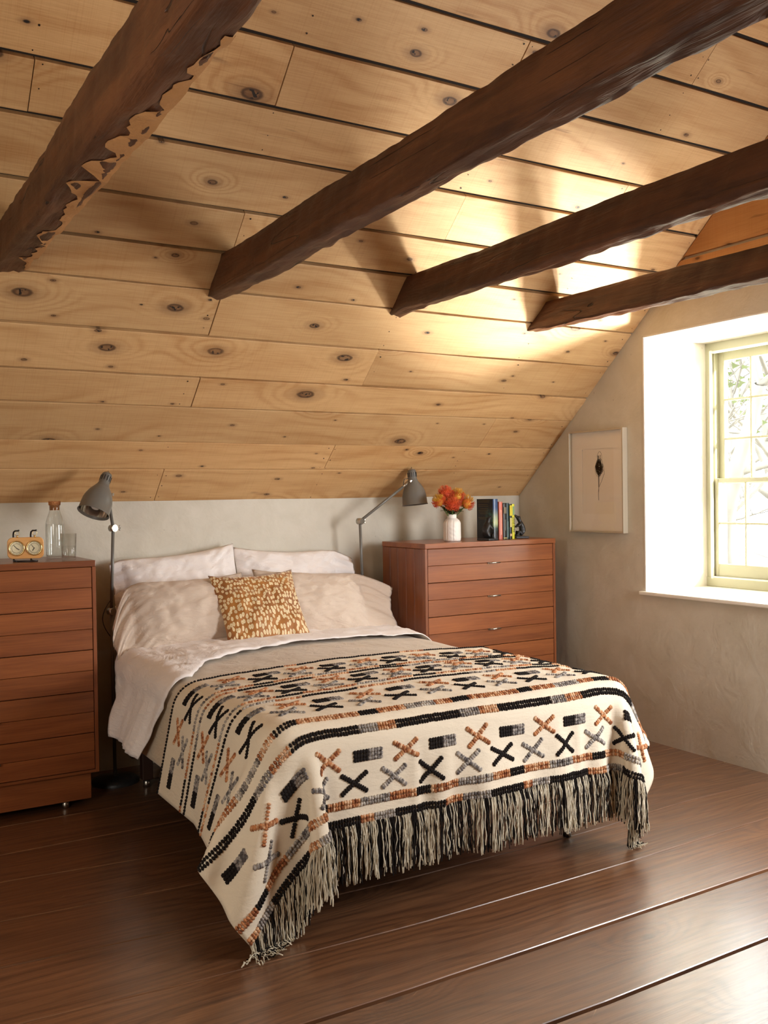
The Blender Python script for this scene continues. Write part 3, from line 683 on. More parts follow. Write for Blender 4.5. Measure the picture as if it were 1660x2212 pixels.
# low-poly bead
BS = []; 
for k in range(4):
    th_ = math.pi*(k+.5)/4
    for j in range(6): BS.append((math.sin(th_)*math.cos(j*math.pi/3), math.sin(th_)*math.sin(j*math.pi/3), math.cos(th_)))
BS = np.array(BS); BF = [(k*6+j, (k+1)*6+j, (k+1)*6+(j+1) % 6, k*6+(j+1) % 6) for k in range(3) for j in range(6)]+[tuple(range(6)), tuple(range(23, 17, -1))]
class Beads:
    def __init__(s): s.V = []; s.F = []; s.M = []; s.n = 0
    def add(s, u, v, ang, la, lb, lc, mat, lift=.004):
        p = smp(PT, u, v)-toff; n = smp(NT_, u, v); a = smp(DUn, u, v); b = smp(DVn, u, v)
        ca, sa = math.cos(ang), math.sin(ang); A = a*ca+b*sa; B = np.cross(n, A)
        Q = p+n*lift+np.outer(BS[:, 0]*la, A)+np.outer(BS[:, 1]*lb, B)+np.outer(BS[:, 2]*lc, n)
        s.V.append(Q); s.F += [tuple(i+s.n for i in f) for f in BF]; s.M += [mat]*len(BF); s.n += len(BS)
    def make(s, name, label=None):
        V = np.concatenate(s.V).tolist(); o = obj(name, (V, s.F, s.M), YARN, throw, smooth=True)
        if label: o['label'] = label
        return o
rb = random.Random(21)
def stripe(v, w, seq, label, off=0.0):
    B = Beads(); u = U0+.006; k = 0; seg = 0; pos = 0.0; cum = []
    tot = 0; edges = []
    while tot < 3.0:
        for (m, L) in seq: edges.append((tot, tot+L, m)); tot += L
    while u < U1-.004:
        q = u-U0+off; m = next(e_[2] for e_ in edges if e_[0] <= q < e_[1])
        if m == 5: m = rb.choice((1, 2))
        if m == 6: m = rb.choice((3, 4, 4))
        if m == 7: m = rb.choice((3, 3, 4))
        rows = (-.5, .5) if w > .018 else (0,)
        pitch = .0100 if w > .018 else .0115
        for r_ in rows:
            B.add(u+rb.uniform(-.001, .001), v+r_*w*.5+rb.uniform(-.001, .001), math.pi/2+rb.uniform(-.25, .25), w*.32 if len(rows) == 2 else w*.5, pitch*.56, .0048, m)
        u += pitch
    B.make('yarn_stripe', label)
K, GY, OR, RU = 0, 5, 6, 7
stripe(.010, .026, [(OR, .05), (GY, .08), (K, .19), (OR, .08), (GY, .10), (K, .15)], 'black, grey and sand yarn stripe along the fringe')
stripe(.065, .026, [(RU, .10), (K, .065), (OR, .11), (GY, .13), (OR, .08), (K, .065), (OR, .12), (GY, .11)], 'mixed sand and grey yarn stripe above the fringe', .02)
stripe(.283, .027, [(K, .26), (GY, .08), (OR, .08), (K, .24), (GY, .07), (OR, .075)], 'mostly black thick yarn stripe', .0)
stripe(.342, .025, [(OR, .10), (K, .065), (RU, .11), (GY, .12), (OR, .07), (K, .07), (OR, .12)], 'mixed rust and grey yarn stripe', .06)
stripe(.612, .015, [(OR, .20), (K, .30), (GY, .12), (OR, .10), (K, .22)], 'narrow black and sand yarn stripe', .1)
stripe(.655, .014, [(K, .10), (OR, .22), (GY, .13), (RU, .12)], 'narrow sand and grey yarn stripe', .03)
stripe(.862, .015, [(OR, .16), (K, .26), (GY, .14), (OR, .12), (K, .30)], 'narrow black and rust yarn stripe', .2)
stripe(.905, .014, [(RU, .14), (K, .09), (OR, .17), (GY, .14)], 'narrow rust and grey yarn stripe', .12)
stripe(1.162, .011, [(K, .8), (OR, .06), (K, .5), (OR, .12)], 'thin dark yarn edging at the back hem')
def cross(u, v, m, s=.052, asym=0):
    B = Beads()
    for a in (.60+rb.uniform(-.1, .1), math.pi-.60+rb.uniform(-.1, .1)):
        n = 13
        for k in range(n):
            t_ = -1+2*k/(n-1); mm = m
            if m == 3: mm = (3, 3, 4, 3, 4)[k % 5]
            if m == 1: mm = (1, 2, 1, 1, 2)[k % 5]
            B.add(u+math.cos(a)*t_*s+rb.uniform(-.0008, .0008), v+math.sin(a)*t_*s+rb.uniform(-.0008, .0008), a+math.pi/2, .0096, .0066, .0052, mm, .0035)
    B.make('cross_motif')
def dash(u, v):
    B = Beads()
    for k in range(10):
        x = -.048+.096*k/9
        for r_ in (-1, 0, 1): B.add(u+x+rb.uniform(-.0006, .0006), v+r_*.0115, rb.uniform(-.2, .2)+math.pi/2, .0082, .0078, .0050, 0 if x < .001 else 1, .0033)
    B.make('dash_motif')
for (va, vb) in ((.128, .204), (.450, .535), (.722, .795), (.980, 1.058)):
    k = -5
    while True:
        u = 1.458+.146*k; ub = u+.050
        if u > U1-.05: break
        if u > U0+.05:
            cross(u+rb.uniform(-.004, .004), va+rb.uniform(-.004, .004), 0 if k % 2 == 0 else 1)
        if U0+.05 < ub < U1-.06:
            if k % 2 == 0: dash(ub, vb+rb.uniform(-.003, .003))
            else: cross(ub, vb, 3, .050)
        k += 1
# fringe
FV, FF, FM = [], [], []; nf = 0
def strand(p, out, L, mat, rr):
    global nf
    n = 10; pts = []; q = Vector(p); ph = rr.uniform(0, 6.28); ph2 = rr.uniform(0, 6.28); am = rr.uniform(.0008, .0030); sw = Vector((rr.uniform(-.07, .07), rr.uniform(-.05, .05), 0)); d = Vector(out)*.25+Vector((0, 0, -1)); st = L/n
    side = Vector((rr.uniform(-1, 1), rr.uniform(-1, 1), 0)).normalized()
    for i in range(n+1):
        pts.append(q+Vector((math.sin(ph+i*1.5)*am, math.cos(ph2+i*1.3)*am, 0)))
        dd = (d*(1-min(1, i/3.))+Vector((0, 0, -1))*min(1, i/3.)+sw).normalized()
        nq = q+dd*st
        if nq.z < .006:
            nq = q+(Vector(out)*.8+side*.8).normalized()*st*.5; nq.z = .005+rr.random()*.012
        q = nq
    rad = rr.uniform(.0014, .0021)
    for i, p_ in enumerate(pts):
        r_ = rad*(1 if i < n-1 else 1.25)
        for k in range(4):
            a = k*math.pi/2+i*.5; FV.append((p_.x+r_*math.cos(a)-1.87, p_.y+r_*math.sin(a)-3.0, max(.0012, p_.z+(r_*.5*math.sin(a) if p_.z < .02 else 0))))
        if i:
            for k in range(4): FF.append((nf+(i-1)*4+k, nf+(i-1)*4+(k+1) % 4, nf+i*4+(k+1) % 4, nf+i*4+k)); FM.append(mat)
    nf += 4*(n+1)
rf = random.Random(5); u = U0+.004; clump = 0
while u < U1-.002:
    if clump <= 0: clump = rf.randint(1, 3); mat = 0 if rf.random() < .60 else 1
    clump -= 1; p = smp(PT, u, 0); n_ = smp(NT_, u, 0); out = Vector((n_[0], n_[1], 0)); out = out.normalized() if out.length > .05 else Vector((0, -1, 0))
    for k in range(2):
        strand(Vector(p)+out*(.001+.003*k), out, rf.uniform(.150, .192), mat if rf.random() < .88 else 1-mat, rf)
    u += .0040
tag(obj('fringe', (FV, FF, FM), [M_frc, M_frk], throw, smooth=True), 'long knotted cream and black yarn fringe', kind='stuff')

# ------------------------------------------------------------------ pillows
def pillow(name, label, c, w_, h_, t_, yaw, lean, roll, mat, seed, sag=0.0, flap=0.0, flapdrop=0.0, pinch=.10, n=44, dent=0.0, droopL=0.0, group=None):
    """upright cushion: local x width, z height, y thickness"""
    nx = n+(14 if flap else 0); nz = int(n*.8); V = []; F = []; nn = (nx+1)*(nz+1); sgf = 1 if flap > 0 else -1
    for sgn in (1, -1):
        for j in range(nz+1):
            for i in range(nx+1):
                ext = 0.0
                if flap:
                    ii = i if sgf > 0 else nx-i
                    if ii <= n: a = -1+2*ii/n
                    else: a = 1; ext = (ii-n)/14
                    a *= sgf
                else: a = -1+2*i/nx
                b = -1+2*j/nz; a2, b2 = abs(a), abs(b); onflap = flap and a*sgf > 0
                ta = (1-a2**2.6)**.62 if a2 < 1 else 0
                if onflap: ta = max(ta, .13*(1-ext)) if ext < 1 else 0
                th_ = ta*((1-b2**2.6)**.62 if b2 < 1 else 0)
                x = a*w_/2*(1-(0 if onflap else pinch)*(1-b2**2)*a2**2*.6); z = b*h_/2*(1-pinch*(1-a2**2)*b2**2)
                wrk = .012*NS(a*2.3+seed, b*2.8, sgn)+.010*NS(a*6+b*3.5+seed, b*4.5-a*2, sgn*2)+.006*(1-abs(NS(a*5-b*6+seed, a*1.5+b*2, 4+sgn))*4 if abs(NS(a*5-b*6+seed, a*1.5+b*2, 4+sgn)) < .25 else 0)
                cr = max(0, a2+b2-1.05); wrk += .012*cr*math.sin((a-b if a*b > 0 else a+b)*26+seed)*(1-.3*cr)
                wrk += .0035*NS(a*18+seed, b*5+a*6, sgn)
                y = -sgn*(t_/2*th_)+wrk*min(1, (1-max(a2*(0 if onflap else 1), b2))*9)*(1-ext*.5)
                if onflap:
                    k = max(0, (a2-.7)/.3)*.35+ext*.65
                    x += sgf*abs(flap)*ext*(1+.14*NS(b*1.6, seed, 2)); z *= 1-.10*k; z -= flapdrop*k*k*(1+.15*NS(b*2, seed, 5)); y += .022*k*NS(b*2.6+ext, seed, 1)+.010*ext*math.sin(b*9+seed)
                z -= sag*(a+1)/2*(b+1)/2
                V.append((x, y, z))
    def idx(s, i, j):
        if i in (0, nx) or j in (0, nz): s = 0
        return s*nn+j*(nx+1)+i
    for s in (0, 1):
        for j in range(nz):
            for i in range(nx):
                q = (idx(s, i, j), idx(s, i+1, j), idx(s, i+1, j+1), idx(s, i, j+1)); q = q if s == 0 else q[::-1]
                if len(set(q)) == 4: F.append(q)
    me = bpy.data.meshes.new(name); me.from_pydata(V, [], F); bm = bmesh.new(); bm.from_mesh(me); bpy.data.meshes.remove(me)
    loose = [v for v in bm.verts if not v.link_faces]; bmesh.ops.delete(bm, geom=loose, context='VERTS'); bmesh.ops.recalc_face_normals(bm, faces=bm.faces[:])
    o = obj(name, bm, mat, smooth=True); o.location = c; o.rotation_euler = (lean, roll, yaw)
    tag(o, label, 'pillow', group)
    return o
pillow('white_pillow', 'left white pillow leaning on the wall behind the blush pillow', (1.625, 4.690, .870), .60, .47, .16, math.radians(0), math.radians(-17), math.radians(-5), M_whitep, 1.7, flap=-.06, flapdrop=.0)
pillow('white_pillow', 'right white pillow leaning on the wall behind the blush pillow', (2.185, 4.685, .865), .60, .46, .15, math.radians(0), math.radians(-17), math.radians(3), M_whitep, 5.2, flap=.11, flapdrop=.03)
pillow('blush_pillow', 'left blush linen pillow drooping over the bed edge', (1.575, 4.47, .80), .60, .38, .20, math.radians(2), math.radians(-24), math.radians(-1), M_taupep, 9.4, flap=-.10, flapdrop=.20)
pillow('blush_pillow', 'right blush linen pillow with its open end lying on the sheet', (2.22, 4.47, .80), .62, .38, .19, math.radians(-2), math.radians(-26), math.radians(4), M_taupep, 13.1, flap=.17, flapdrop=.075)
# mustard cushion material: pale ovals on mustard velvet
t = NT('mustard velvet with pale ovals'); c = t.n('TexCoord').outputs['Object']
sx = t.n('SeparateXYZ'); t.set(sx.inputs[0], c); zf = t.mr(sx.outputs[2], -.24, .22, 0, 1, False)
cb = t.n('CombineXYZ'); t.set(cb.inputs[0], t.math('MULTIPLY', sx.outputs[0], 1.3)); zz = t.math('ADD', t.math('MULTIPLY', sx.outputs[2], .42), t.math('MULTIPLY', t.math('POWER', t.math('ABSOLUTE', t.math('ADD', sx.outputs[2], .24)), 2.0), .72)); t.set(cb.inputs[1], zz)
v = t.n('TexVoronoi'); v.voronoi_dimensions = '2D'; v.feature = 'F1'; v.inputs['Scale'].default_value = 47; v.inputs['Randomness'].default_value = .66; t.set(v.inputs['Vector'], cb.outputs[0])
oval = t.mr(v.outputs['Distance'], .33, .38, 1, 0); inner = t.mr(v.outputs['Distance'], .0, .30, 0, 1)
base = t.mix(t.mr(t.noise(c, 9, 3), .3, .7), sp((172, 112, 40)), sp((146, 88, 28)))
ov = t.mix(inner, sp((222, 200, 150)), sp((240, 224, 182))); ring = t.mr(v.outputs['Distance'], .36, .43, 1, 0)
col = t.mix(t.math('MULTIPLY', ring, .35), base, sp((110, 62, 20))); col = t.mix(t.math('MULTIPLY', oval, .85), col, ov)
M_must = t.fin(col, .62, t.bump(t.noise(c, 7, 3), .25, .02), Sheen_Weight=.35)
pillow('accent_cushion', 'square mustard velvet cushion with pale oval spots', (1.89, 4.36, .805), .455, .43, .13, math.radians(1), math.radians(-34), math.radians(-1), M_must, 3.9, pinch=.13)

# ------------------------------------------------------------------ lamps
def lathe_obj(name, prof, a, b, mat, parent, inv_, n=28, solid=0):
    bm = lathe(prof, n, frame_to(a, b)); bmesh.ops.transform(bm, matrix=inv_, verts=bm.verts[:]); o = obj(name, bm, mat, parent, smooth=True)
    if solid: md = o.modifiers.new('thick', 'SOLIDIFY'); md.thickness = solid
    return o
def lamp(label, base, j1, elbow, piv, top, rim, armwide=.006):
    th = thing('reading_lamp', label, 'lamp', base); iv = Matrix.Translation(-Vector(base))
    T_ = lambda bm: (bmesh.ops.transform(bm, matrix=iv, verts=bm.verts[:]), bm)[1]
    b = Vector(base)
    obj('base', T_(lathe([(.0, .028), (.02, .028), (.10, .022), (.113, .012), (.113, .0)], 36, Matrix.Translation(b))), M_iron, th)
    obj('lower_pole', T_(tube(bmesh.new(), [b+Vector((0, 0, .02)), Vector(j1)], .0085, 12)), M_lamp, th)
    obj('pole', T_(tube(bmesh.new(), [j1, elbow], .0078, 12)), M_lamp, th)
    obj('arm', T_(tube(bmesh.new(), [elbow, piv], .0078, 12)), M_lamp, th)
    for p in (j1, elbow):
        jo = obj('joint', T_(cyl(Vector(p)+Vector((.006, -.014, 0)), Vector(p)+Vector((-.006, .014, 0)), .0175, 18)), M_nick, th)
        bm = cyl(Vector(p)+Vector((.012, .0, 0)), Vector(p)+Vector((.036, .006, 0)), .004, 8)
        mm = bpy.data.meshes.new('t'); t2 = bbox(-.004, .004, -.003, .003, -.014, .014, .002); bmesh.ops.transform(t2, matrix=Matrix.Translation(Vector(p)+Vector((.034, .006, 0))), verts=t2.verts[:]); t2.to_mesh(mm); t2.free(); bm.from_mesh(mm); bpy.data.meshes.remove(mm)
        obj('wing_nut', T_(bm), M_nick, jo)
    # fork between arm and head
    pv = Vector(piv); ax = (Vector(rim)-Vector(top)).normalized(); el = (pv-Vector(elbow)).normalized()
    obj('swivel', T_(tube(bmesh.new(), [pv-el*.05, pv-el*.02, pv], [.008, .011, .010], 10)), M_nick, th)
    side = ax.cross(el).normalized()
    obj('pivot_knob', T_(cyl(pv-side*.030, pv+side*.030, .0075, 12)), M_nick, th)
    L = (Vector(rim)-Vector(top)).length; k = L
    prof = [(.0, 0), (.012, 0), (.020, .003), (.0235, .010), (.0245, .03), (.0255, .055), (.030, .068), (.040, .083), (.054, .105), (.0635, .128), (.069, .150), (.0715, L-.004), (.0745, L-.002), (.0745, L)]
    hd = lathe_obj('lamp_shade', prof, top, rim, M_lamp, th, iv, 36, .0015)
    inn = [(.0, .034), (.012, .036), (.018, .05), (.030, .080), (.047, .105), (.058, .13), (.066, .15), (.0705, L-.003)]
    lathe_obj('reflector', inn, top, rim, M_reflect, hd, iv, 36)
    fr_ = frame_to(top, rim); bm = bmesh.new()
    for q in range(12):
        a = q*math.pi/6; m_ = fr_ @ Matrix.Rotation(a, 4, 'Z') @ Matrix.Translation((.0245, 0, .032)); box(bm, -.0015, .0022, -.0016, .0016, -.013, .013, 0, m_)
    obj('vent_slots', T_(bm), M_black, hd)
    bm = lathe([(.0, -.012), (.003, -.012), (.003, -.006), (.010, -.005), (.012, .001)], 14, fr_); obj('switch', T_(bm), M_nick, hd)
    bm = bmesh.new(); bmesh.ops.create_uvsphere(bm, u_segments=16, v_segments=10, radius=.026); bmesh.ops.transform(bm, matrix=fr_ @ Matrix.Translation((0, 0, L-.045)), verts=bm.verts[:])
    obj('bulb', T_(bm), plain('frosted bulb', (.85, .84, .8), .3), hd, smooth=True)
    # cable
    sdv = Vector((-.045, .01, 0)); a, b_ = Vector(j1), Vector(elbow); pts = []
    for q in range(9): s = q/8; pts.append(a+Vector((0, 0, .06))*(1-s)+Vector((0, 0, -.13))*s+sdv*math.sin(math.pi*s)*.9)
    obj('cable', T_(tube(bmesh.new(), pts, .0022, 6)), M_black, th)
    pp = Vector(top)+ax*.045+(-el)*.022; q1 = pv-el*.05; mid = (pp+q1)/2+(-ax)*.03-el*.012
    obj('cord_loop', T_(tube(bmesh.new(), [pp, pp-el*.012-ax*.012, mid, q1], .0022, 6)), M_black, th)
    return th
lamp('grey reading lamp left of the bed, head tilted toward the clock', (1.225, 4.62, 0), (1.222, 4.62, .822), (1.232, 4.60, 1.222), (1.197, 4.55, 1.385), (1.190, 4.52, 1.482), (1.105, 4.46, 1.298))
lamp('grey reading lamp right of the bed, arm raised toward the flowers', (2.640, 4.66, 0), (2.633, 4.66, .822), (2.610, 4.64, 1.220), (2.925, 4.62, 1.436), (2.942, 4.62, 1.508), (2.950, 4.60, 1.305))

# ------------------------------------------------------------------ things on the right dresser (top z 1.099)
ZT = 1.0992
def onx(px_x, y): pass
# vase
vx, vy = 3.085, 4.43
M_cer = plain('matte white ceramic', sp((240, 234, 225)), .45, bump=.1, bscale=60)
def vrib(a, z):
    r = 0.0
    for c0 in np.arange(0, 2*math.pi, 2*math.pi/9):
        dd = abs((a-c0+math.pi) % (2*math.pi)-math.pi)
        r -= .035*math.exp(-(dd/.05)**2)
    band = int(((a+.35) % (2*math.pi))/(2*math.pi/9))
    if band % 3 == 0: r += .018*math.sin(z*260+((a+.35) % (2*math.pi/9))*7)
    return r*min(1, max(0, (.132-z)/.02))*min(1, z/.006)
prof = [(.0, 0), (.044, 0), (.0475, .003), (.049, .01)]+[(.0495, .01+.006*k) for k in range(1, 14)]+[(.049, .100), (.0465, .108), (.041, .117), (.033, .124), (.027, .128), (.0255, .134), (.0258, .147), (.027, .150), (.0235, .150), (.0225, .13), (.03, .11), (.044, .08), (.044, .01), (0, .008)]
va = thing('vase', 'white ceramic vase with carved cable ribs on the right dresser', 'vase', (vx, vy, ZT)); obj('body', lathe(prof, 144, rib=vrib), M_cer, va, smooth=True)
# pincushion flowers
M_stem = plain('leaf green', sp((84, 104, 48)), .55); M_leafd = plain('dark leaf', sp((58, 78, 38)), .5)
t = NT('orange filaments'); c = t.co(); M_fil = t.fin(t.mix(t.mr(t.noise(c, 30, 2), .35, .65), sp((238, 120, 60)), sp((206, 74, 40))), .6)
M_filc = plain('golden flower core', sp((214, 160, 50)), .6)
M_filr = plain('deep orange filaments', sp((214, 84, 44)), .6)
fls = [(-.083, -.005, .212, .040, 'upper left yellow-centred orange pincushion flower, leftmost in the vase', 1), (-.026, .018, .256, .042, 'tallest orange pincushion flower at the top of the bunch', 0),
       (-.024, -.045, .190, .044, 'deep orange pincushion flower low at the front of the bunch', 0), (.036, -.002, .240, .043, 'orange pincushion flower with golden centre, right of the tallest', 1),
       (.078, -.022, .198, .046, 'orange pincushion flower at the right of the bunch', 1), (.02, .05, .215, .038, 'orange pincushion flower at the back of the bunch', 0)]
for i, (dx, dy, z, r, lab, gold) in enumerate(fls):
    rr = random.Random(i+40); th = thing('pincushion_flower', lab, 'flower', (vx, vy, ZT+.10), 0, 'orange flowers in the vase')
    hc = Vector((dx, dy, z-.10)); bm = tube(bmesh.new(), [(dx*.05, dy*.05, -.05), (dx*.16, dy*.16, .03), (dx*.55, dy*.55, (z-.10)*.6), hc], .0032, 7); obj('stem', bm, M_stem, th)
    bm = bmesh.new(); d0 = Vector((dx, dy, .16)).normalized()
    bmesh.ops.create_icosphere(bm, subdivisions=2, radius=r*.62); bmesh.ops.transform(bm, matrix=Matrix.Translation(hc+d0*r*.25), verts=bm.verts[:]); obj('flower_core', bm, M_filc if gold else M_filr, th, smooth=True)
    bm = bmesh.new()
    for k in range(360):
        a = rr.uniform(0, 6.283); cz = rr.uniform(-.75, 1.0); s = math.sqrt(1-cz*cz); d = Vector((s*math.cos(a), s*math.sin(a), cz)); d = (d0.to_track_quat('Z', 'Y') @ d)
        st_ = hc+d0*r*.2; m1 = st_+d*r*.8+d0*r*.1; m2 = st_+d*r*1.0*rr.uniform(.85, 1.1)+d0*r*.16; e2 = m2+(-d*.1+d0*.35+Vector((rr.uniform(-.3, .3), rr.uniform(-.3, .3), 0)))*r*.25
        tube(bm, [st_+d*r*.3, m1, m2, e2], [.0007, .0008, .0008, .0012], 3, 1 if (gold and cz > .5) else 0, cap=False)
    tag(obj('petals', bm, [M_fil, M_filc], th), kind='stuff')
    for k in range(11):
        a = rr.uniform(0, 6.283); s = rr.uniform(.12, .8); p0 = Vector((dx*s*.75, dy*s*.75, .045+(z-.165)*s)); od = Vector((math.cos(a), math.sin(a), rr.uniform(.3, .9))).normalized(); sd = od.cross(Vector((0, 0, 1))).normalized(); L = rr.uniform(.035, .058)
        bm = bmesh.new(); pr = None
        for q in range(6):
            f_ = q/5; wd = .0115*math.sin(math.pi*min(1, .12+f_*.88))+.0008; pc = p0+od*L*f_+Vector((0, 0, -.012*f_*f_)); up_ = Vector((0, 0, .002))
            cu = [bm.verts.new(pc-sd*wd), bm.verts.new(pc-up_), bm.verts.new(pc+sd*wd)]
            if pr: bm.faces.new((pr[0], pr[1], cu[1], cu[0])); bm.faces.new((pr[1], pr[2], cu[2], cu[1]))
            pr = cu
        obj('leaf', bm, M_leafd if k % 2 else M_stem, th, smooth=True)

# books and bookends
FONT = bpy.data.fonts.load('<builtin>') if False else None
def text_mesh(name, body, size, mat, parent, M_, spacing=1.0):
    cu = bpy.data.curves.new('t', 'FONT'); cu.body = body; cu.size = size; cu.align_x = 'CENTER'; cu.align_y = 'CENTER'; cu.extrude = .0002; cu.space_character = spacing; cu.resolution_u = 3
    o = bpy.data.objects.new('t', cu); COL.objects.link(o); dg = bpy.context.evaluated_depsgraph_get(); me = bpy.data.meshes.new_from_object(o.evaluated_get(dg)); bpy.data.objects.remove(o)
    me.transform(M_); me.materials.clear(); me.materials.append(mat); r = bpy.data.objects.new(name, me); COL.objects.link(r); r.parent = parent; return r
def book(label, x, yf, th_, h, dep, col, spine=None, yaw=0.0, back=None, tilt=0.0, bands=()):
    t = thing('book', label, 'book', (x, yf, ZT), yaw, 'books on the right dresser')
    mat = plain('cover', col, .38) if not isinstance(col, bpy.types.Material) else col
    bm = bmesh.new(); c_ = .0018
    for b in ((0, c_, .001, dep, 0, h), (th_-c_, th_, .001, dep, 0, h)): box(bm, *b)
    n = 8; pv = None
    for i in range(n+1):     # rounded spine
        a = math.pi*i/n; xx = th_/2-math.cos(a)*th_/2; yy = -math.sin(a)*min(.006, th_*.25)+.002
        cur = [bm.verts.new((xx, yy, 0)), bm.verts.new((xx, yy, h))]
        if pv: bm.faces.new((pv[0], cur[0], cur[1], pv[1]))
        pv = cur
    cv = obj('cover', bm, mat, t)
    obj('pages', bbox(c_, th_-c_, .003, dep-.004, .003, h-.004), plain('paper', sp((226, 214, 188)), .9), t)
    sm = Matrix.Translation((th_/2, -min(.006, th_*.25)+.0013, 0)) @ Matrix.Rotation(math.pi/2, 4, 'X')
    for (z0, z1, w0, cc) in bands:
        obj('spine_label', bbox(th_*(.5-w0/2), th_*(.5+w0/2), -min(.006, th_*.25)+.0010, -min(.006, th_*.25)*.2, z0*h, z1*h), plain('spine print', cc, .5), t)
    if spine:
        for (body, size, z, cc) in spine: text_mesh('spine_lettering', body, size, plain('lettering', cc, .5), t, Matrix.Translation((th_/2, -min(.006, th_*.25)+.0004, z*h)) @ Matrix.Rotation(math.pi/2, 4, 'X') @ Matrix.Rotation(-math.pi/2, 4, 'Z'))
    return t
# large dark book with teal night picture on its back cover, turned toward the room
tm = NT('dark cover with teal sky'); c = tm.n('TexCoord').outputs['Object']; sx = tm.n('SeparateXYZ'); tm.set(sx.inputs[0], c)
nz = tm.noise(c, 26, 4, .6, .5); gl = tm.math('MULTIPLY', tm.mr(sx.outputs[2], .03, .11), tm.mr(sx.outputs[2], .13, .20, 1, 0)); side = tm.mr(sx.outputs[1], .10, .01, 0, 1)
fac = tm.math('MULTIPLY', tm.math('MULTIPLY', gl, side), tm.mr(nz, .38, .60)); col = tm.mix(fac, sp((26, 26, 32)), sp((60, 120, 112)))
spn = tm.mr(sx.outputs[1], .006, .001, 0, 1); col = tm.mix(tm.math('MULTIPLY', spn, tm.mr(sx.outputs[2], .06, .10)), col, tm.mix(tm.mr(sx.outputs[2], .08, .19), sp((190, 200, 150)), sp((50, 78, 120))))
M_bk = tm.fin(col, .3)
b1 = book('large dark book with teal sky on the cover, leftmost on the dresser', 3.333, 4.375, .034, .233, .155, M_bk, None, 0.0)
M_ol = plain('olive print lines', sp((112, 96, 48)), .5)
rr = random.Random(3)
for (z, y0, y1) in [(.222, .03, .145), (.214, .035, .145), (.20, .05, .14), (.19, .045, .14), (.176, .05, .12), (.166, .045, .14), (.157, .05, .135), (.147, .05, .125), (.125, .06, .14), (.117, .055, .13)]:
    obj('cover_print', bbox(-.0004, .0002, y0, y1, z, z+.0022), M_ol, b1)
bx = 3.378
specs = [('coral pink book second from the left in the row', .027, .216, .15, sp((206, 112, 94)), [], [(.12, .78, .18, sp((236, 188, 160)))]),
         ('black book with pale lettering band, third in the row', .027, .205, .15, sp((44, 40, 34)), [], [(.02, .05, .9, sp((190, 180, 110))), (.72, .90, .7, sp((120, 110, 90))), (.25, .55, .4, sp((90, 88, 78)))]),
         ('dark teal book in the middle of the row', .019, .208, .15, sp((30, 58, 60)), [], [(.06, .5, .22, sp((110, 140, 130)))]),
         ('yellow and black book with cream oval label, left of the bright yellow one', .017, .203, .15, sp((30, 40, 44)), [], [(.66, .96, .92, sp((216, 200, 60))), (.34, .60, .7, sp((226, 214, 140))), (.08, .15, .8, sp((220, 190, 150)))]),
         ('bright yellow book lettered on its spine, last before the right bear', .018, .202, .15, sp((216, 214, 30)), [('JANE EYRE', .0185, .40, (.02, .02, .02))], [(.68, .93, .5, sp((120, 160, 120)))])]
for (lab, th_, h, dep, colr, sp_, bands) in specs:
    book(lab, bx, 4.380+R.uniform(-.003, .004), th_, h, dep, colr, sp_, 0.0, bands=bands); bx += th_+.0012
# bear bookends built with a skin skeleton
def bear(label, loc, yaw, mirror=1):
    th = thing('bear_bookend', label, 'bookend', loc, yaw, 'pair of iron bear bookends')
    obj('base', bbox(-.040, .040, -.045, .045, 0, .012, .004, 2), M_iron, th)
    V = [(-.014, 0, .028), (-.018, 0, .052), (-.012, 0, .078), (.002, 0, .098), (.012, 0, .116), (.022, 0, .128), (.034, 0, .137),
         (.000, .015, .084), (.016, .020, .070), (.031, .014, .078), (.000, -.015, .084), (.018, -.020, .066), (.034, -.014, .070),
         (-.006, .017, .027), (.016, .021, .040), (.018, .022, .020), (.031, .022, .015), (-.006, -.017, .027), (.014, -.021, .036), (.018, -.022, .018), (.031, -.022, .015),
         (.004, .011, .128), (.004, -.011, .128)]
    E = [(0, 1), (1, 2), (2, 3), (3, 4), (4, 5), (5, 6), (2, 7), (7, 8), (8, 9), (2, 10), (10, 11), (11, 12), (0, 13), (13, 14), (14, 15), (15, 16), (0, 17), (17, 18), (18, 19), (19, 20), (4, 21), (4, 22)]
    rad = [.021, .021, .017, .011, .0125, .0085, .005, .0095, .0065, .005, .0095, .0065, .005, .0135, .0095, .0065, .005, .0135, .0095, .0065, .005, .0045, .0045]
    me = bpy.data.meshes.new('bear'); me.from_pydata(V, E, []); o = bpy.data.objects.new('bear_figure', me); COL.objects.link(o); o.parent = th
    md = o.modifiers.new('s', 'SKIN'); 
    sv = me.skin_vertices[0].data if me.skin_vertices else None
    if sv is None:
        bm = bmesh.new(); bm.from_mesh(me); bm.verts.layers.skin.verify(); bm.to_mesh(me); bm.free(); sv = me.skin_vertices[0].data
    for i, r_ in enumerate(rad): sv[i].radius = (r_, r_); 
    sv[0].use_root = True
    s2 = o.modifiers.new('u', 'SUBSURF'); s2.levels = 2; s2.render_levels = 2; me.materials.append(M_iron)
    tx = bpy.data.textures.new('fur', 'CLOUDS'); tx.noise_scale = .008; dm = o.modifiers.new('d', 'DISPLACE'); dm.texture = tx; dm.strength = .004
    dg = bpy.context.evaluated_depsgraph_get(); m2 = bpy.data.meshes.new_from_object(o.evaluated_get(dg)); o.modifiers.clear(); o.data = m2
    m2.polygons.foreach_set('use_smooth', [True]*len(m2.polygons)); m2.materials.clear(); m2.materials.append(M_iron)
    return th
bear('left iron bear bookend in front of the large dark book', (3.262, 4.335, ZT), math.radians(12))
bear('right iron bear bookend beyond the bright yellow book', (3.572, 4.430, ZT), math.radians(160))

# ------------------------------------------------------------------ things on the left dresser (top z 1.091)
ZL = 1.0912
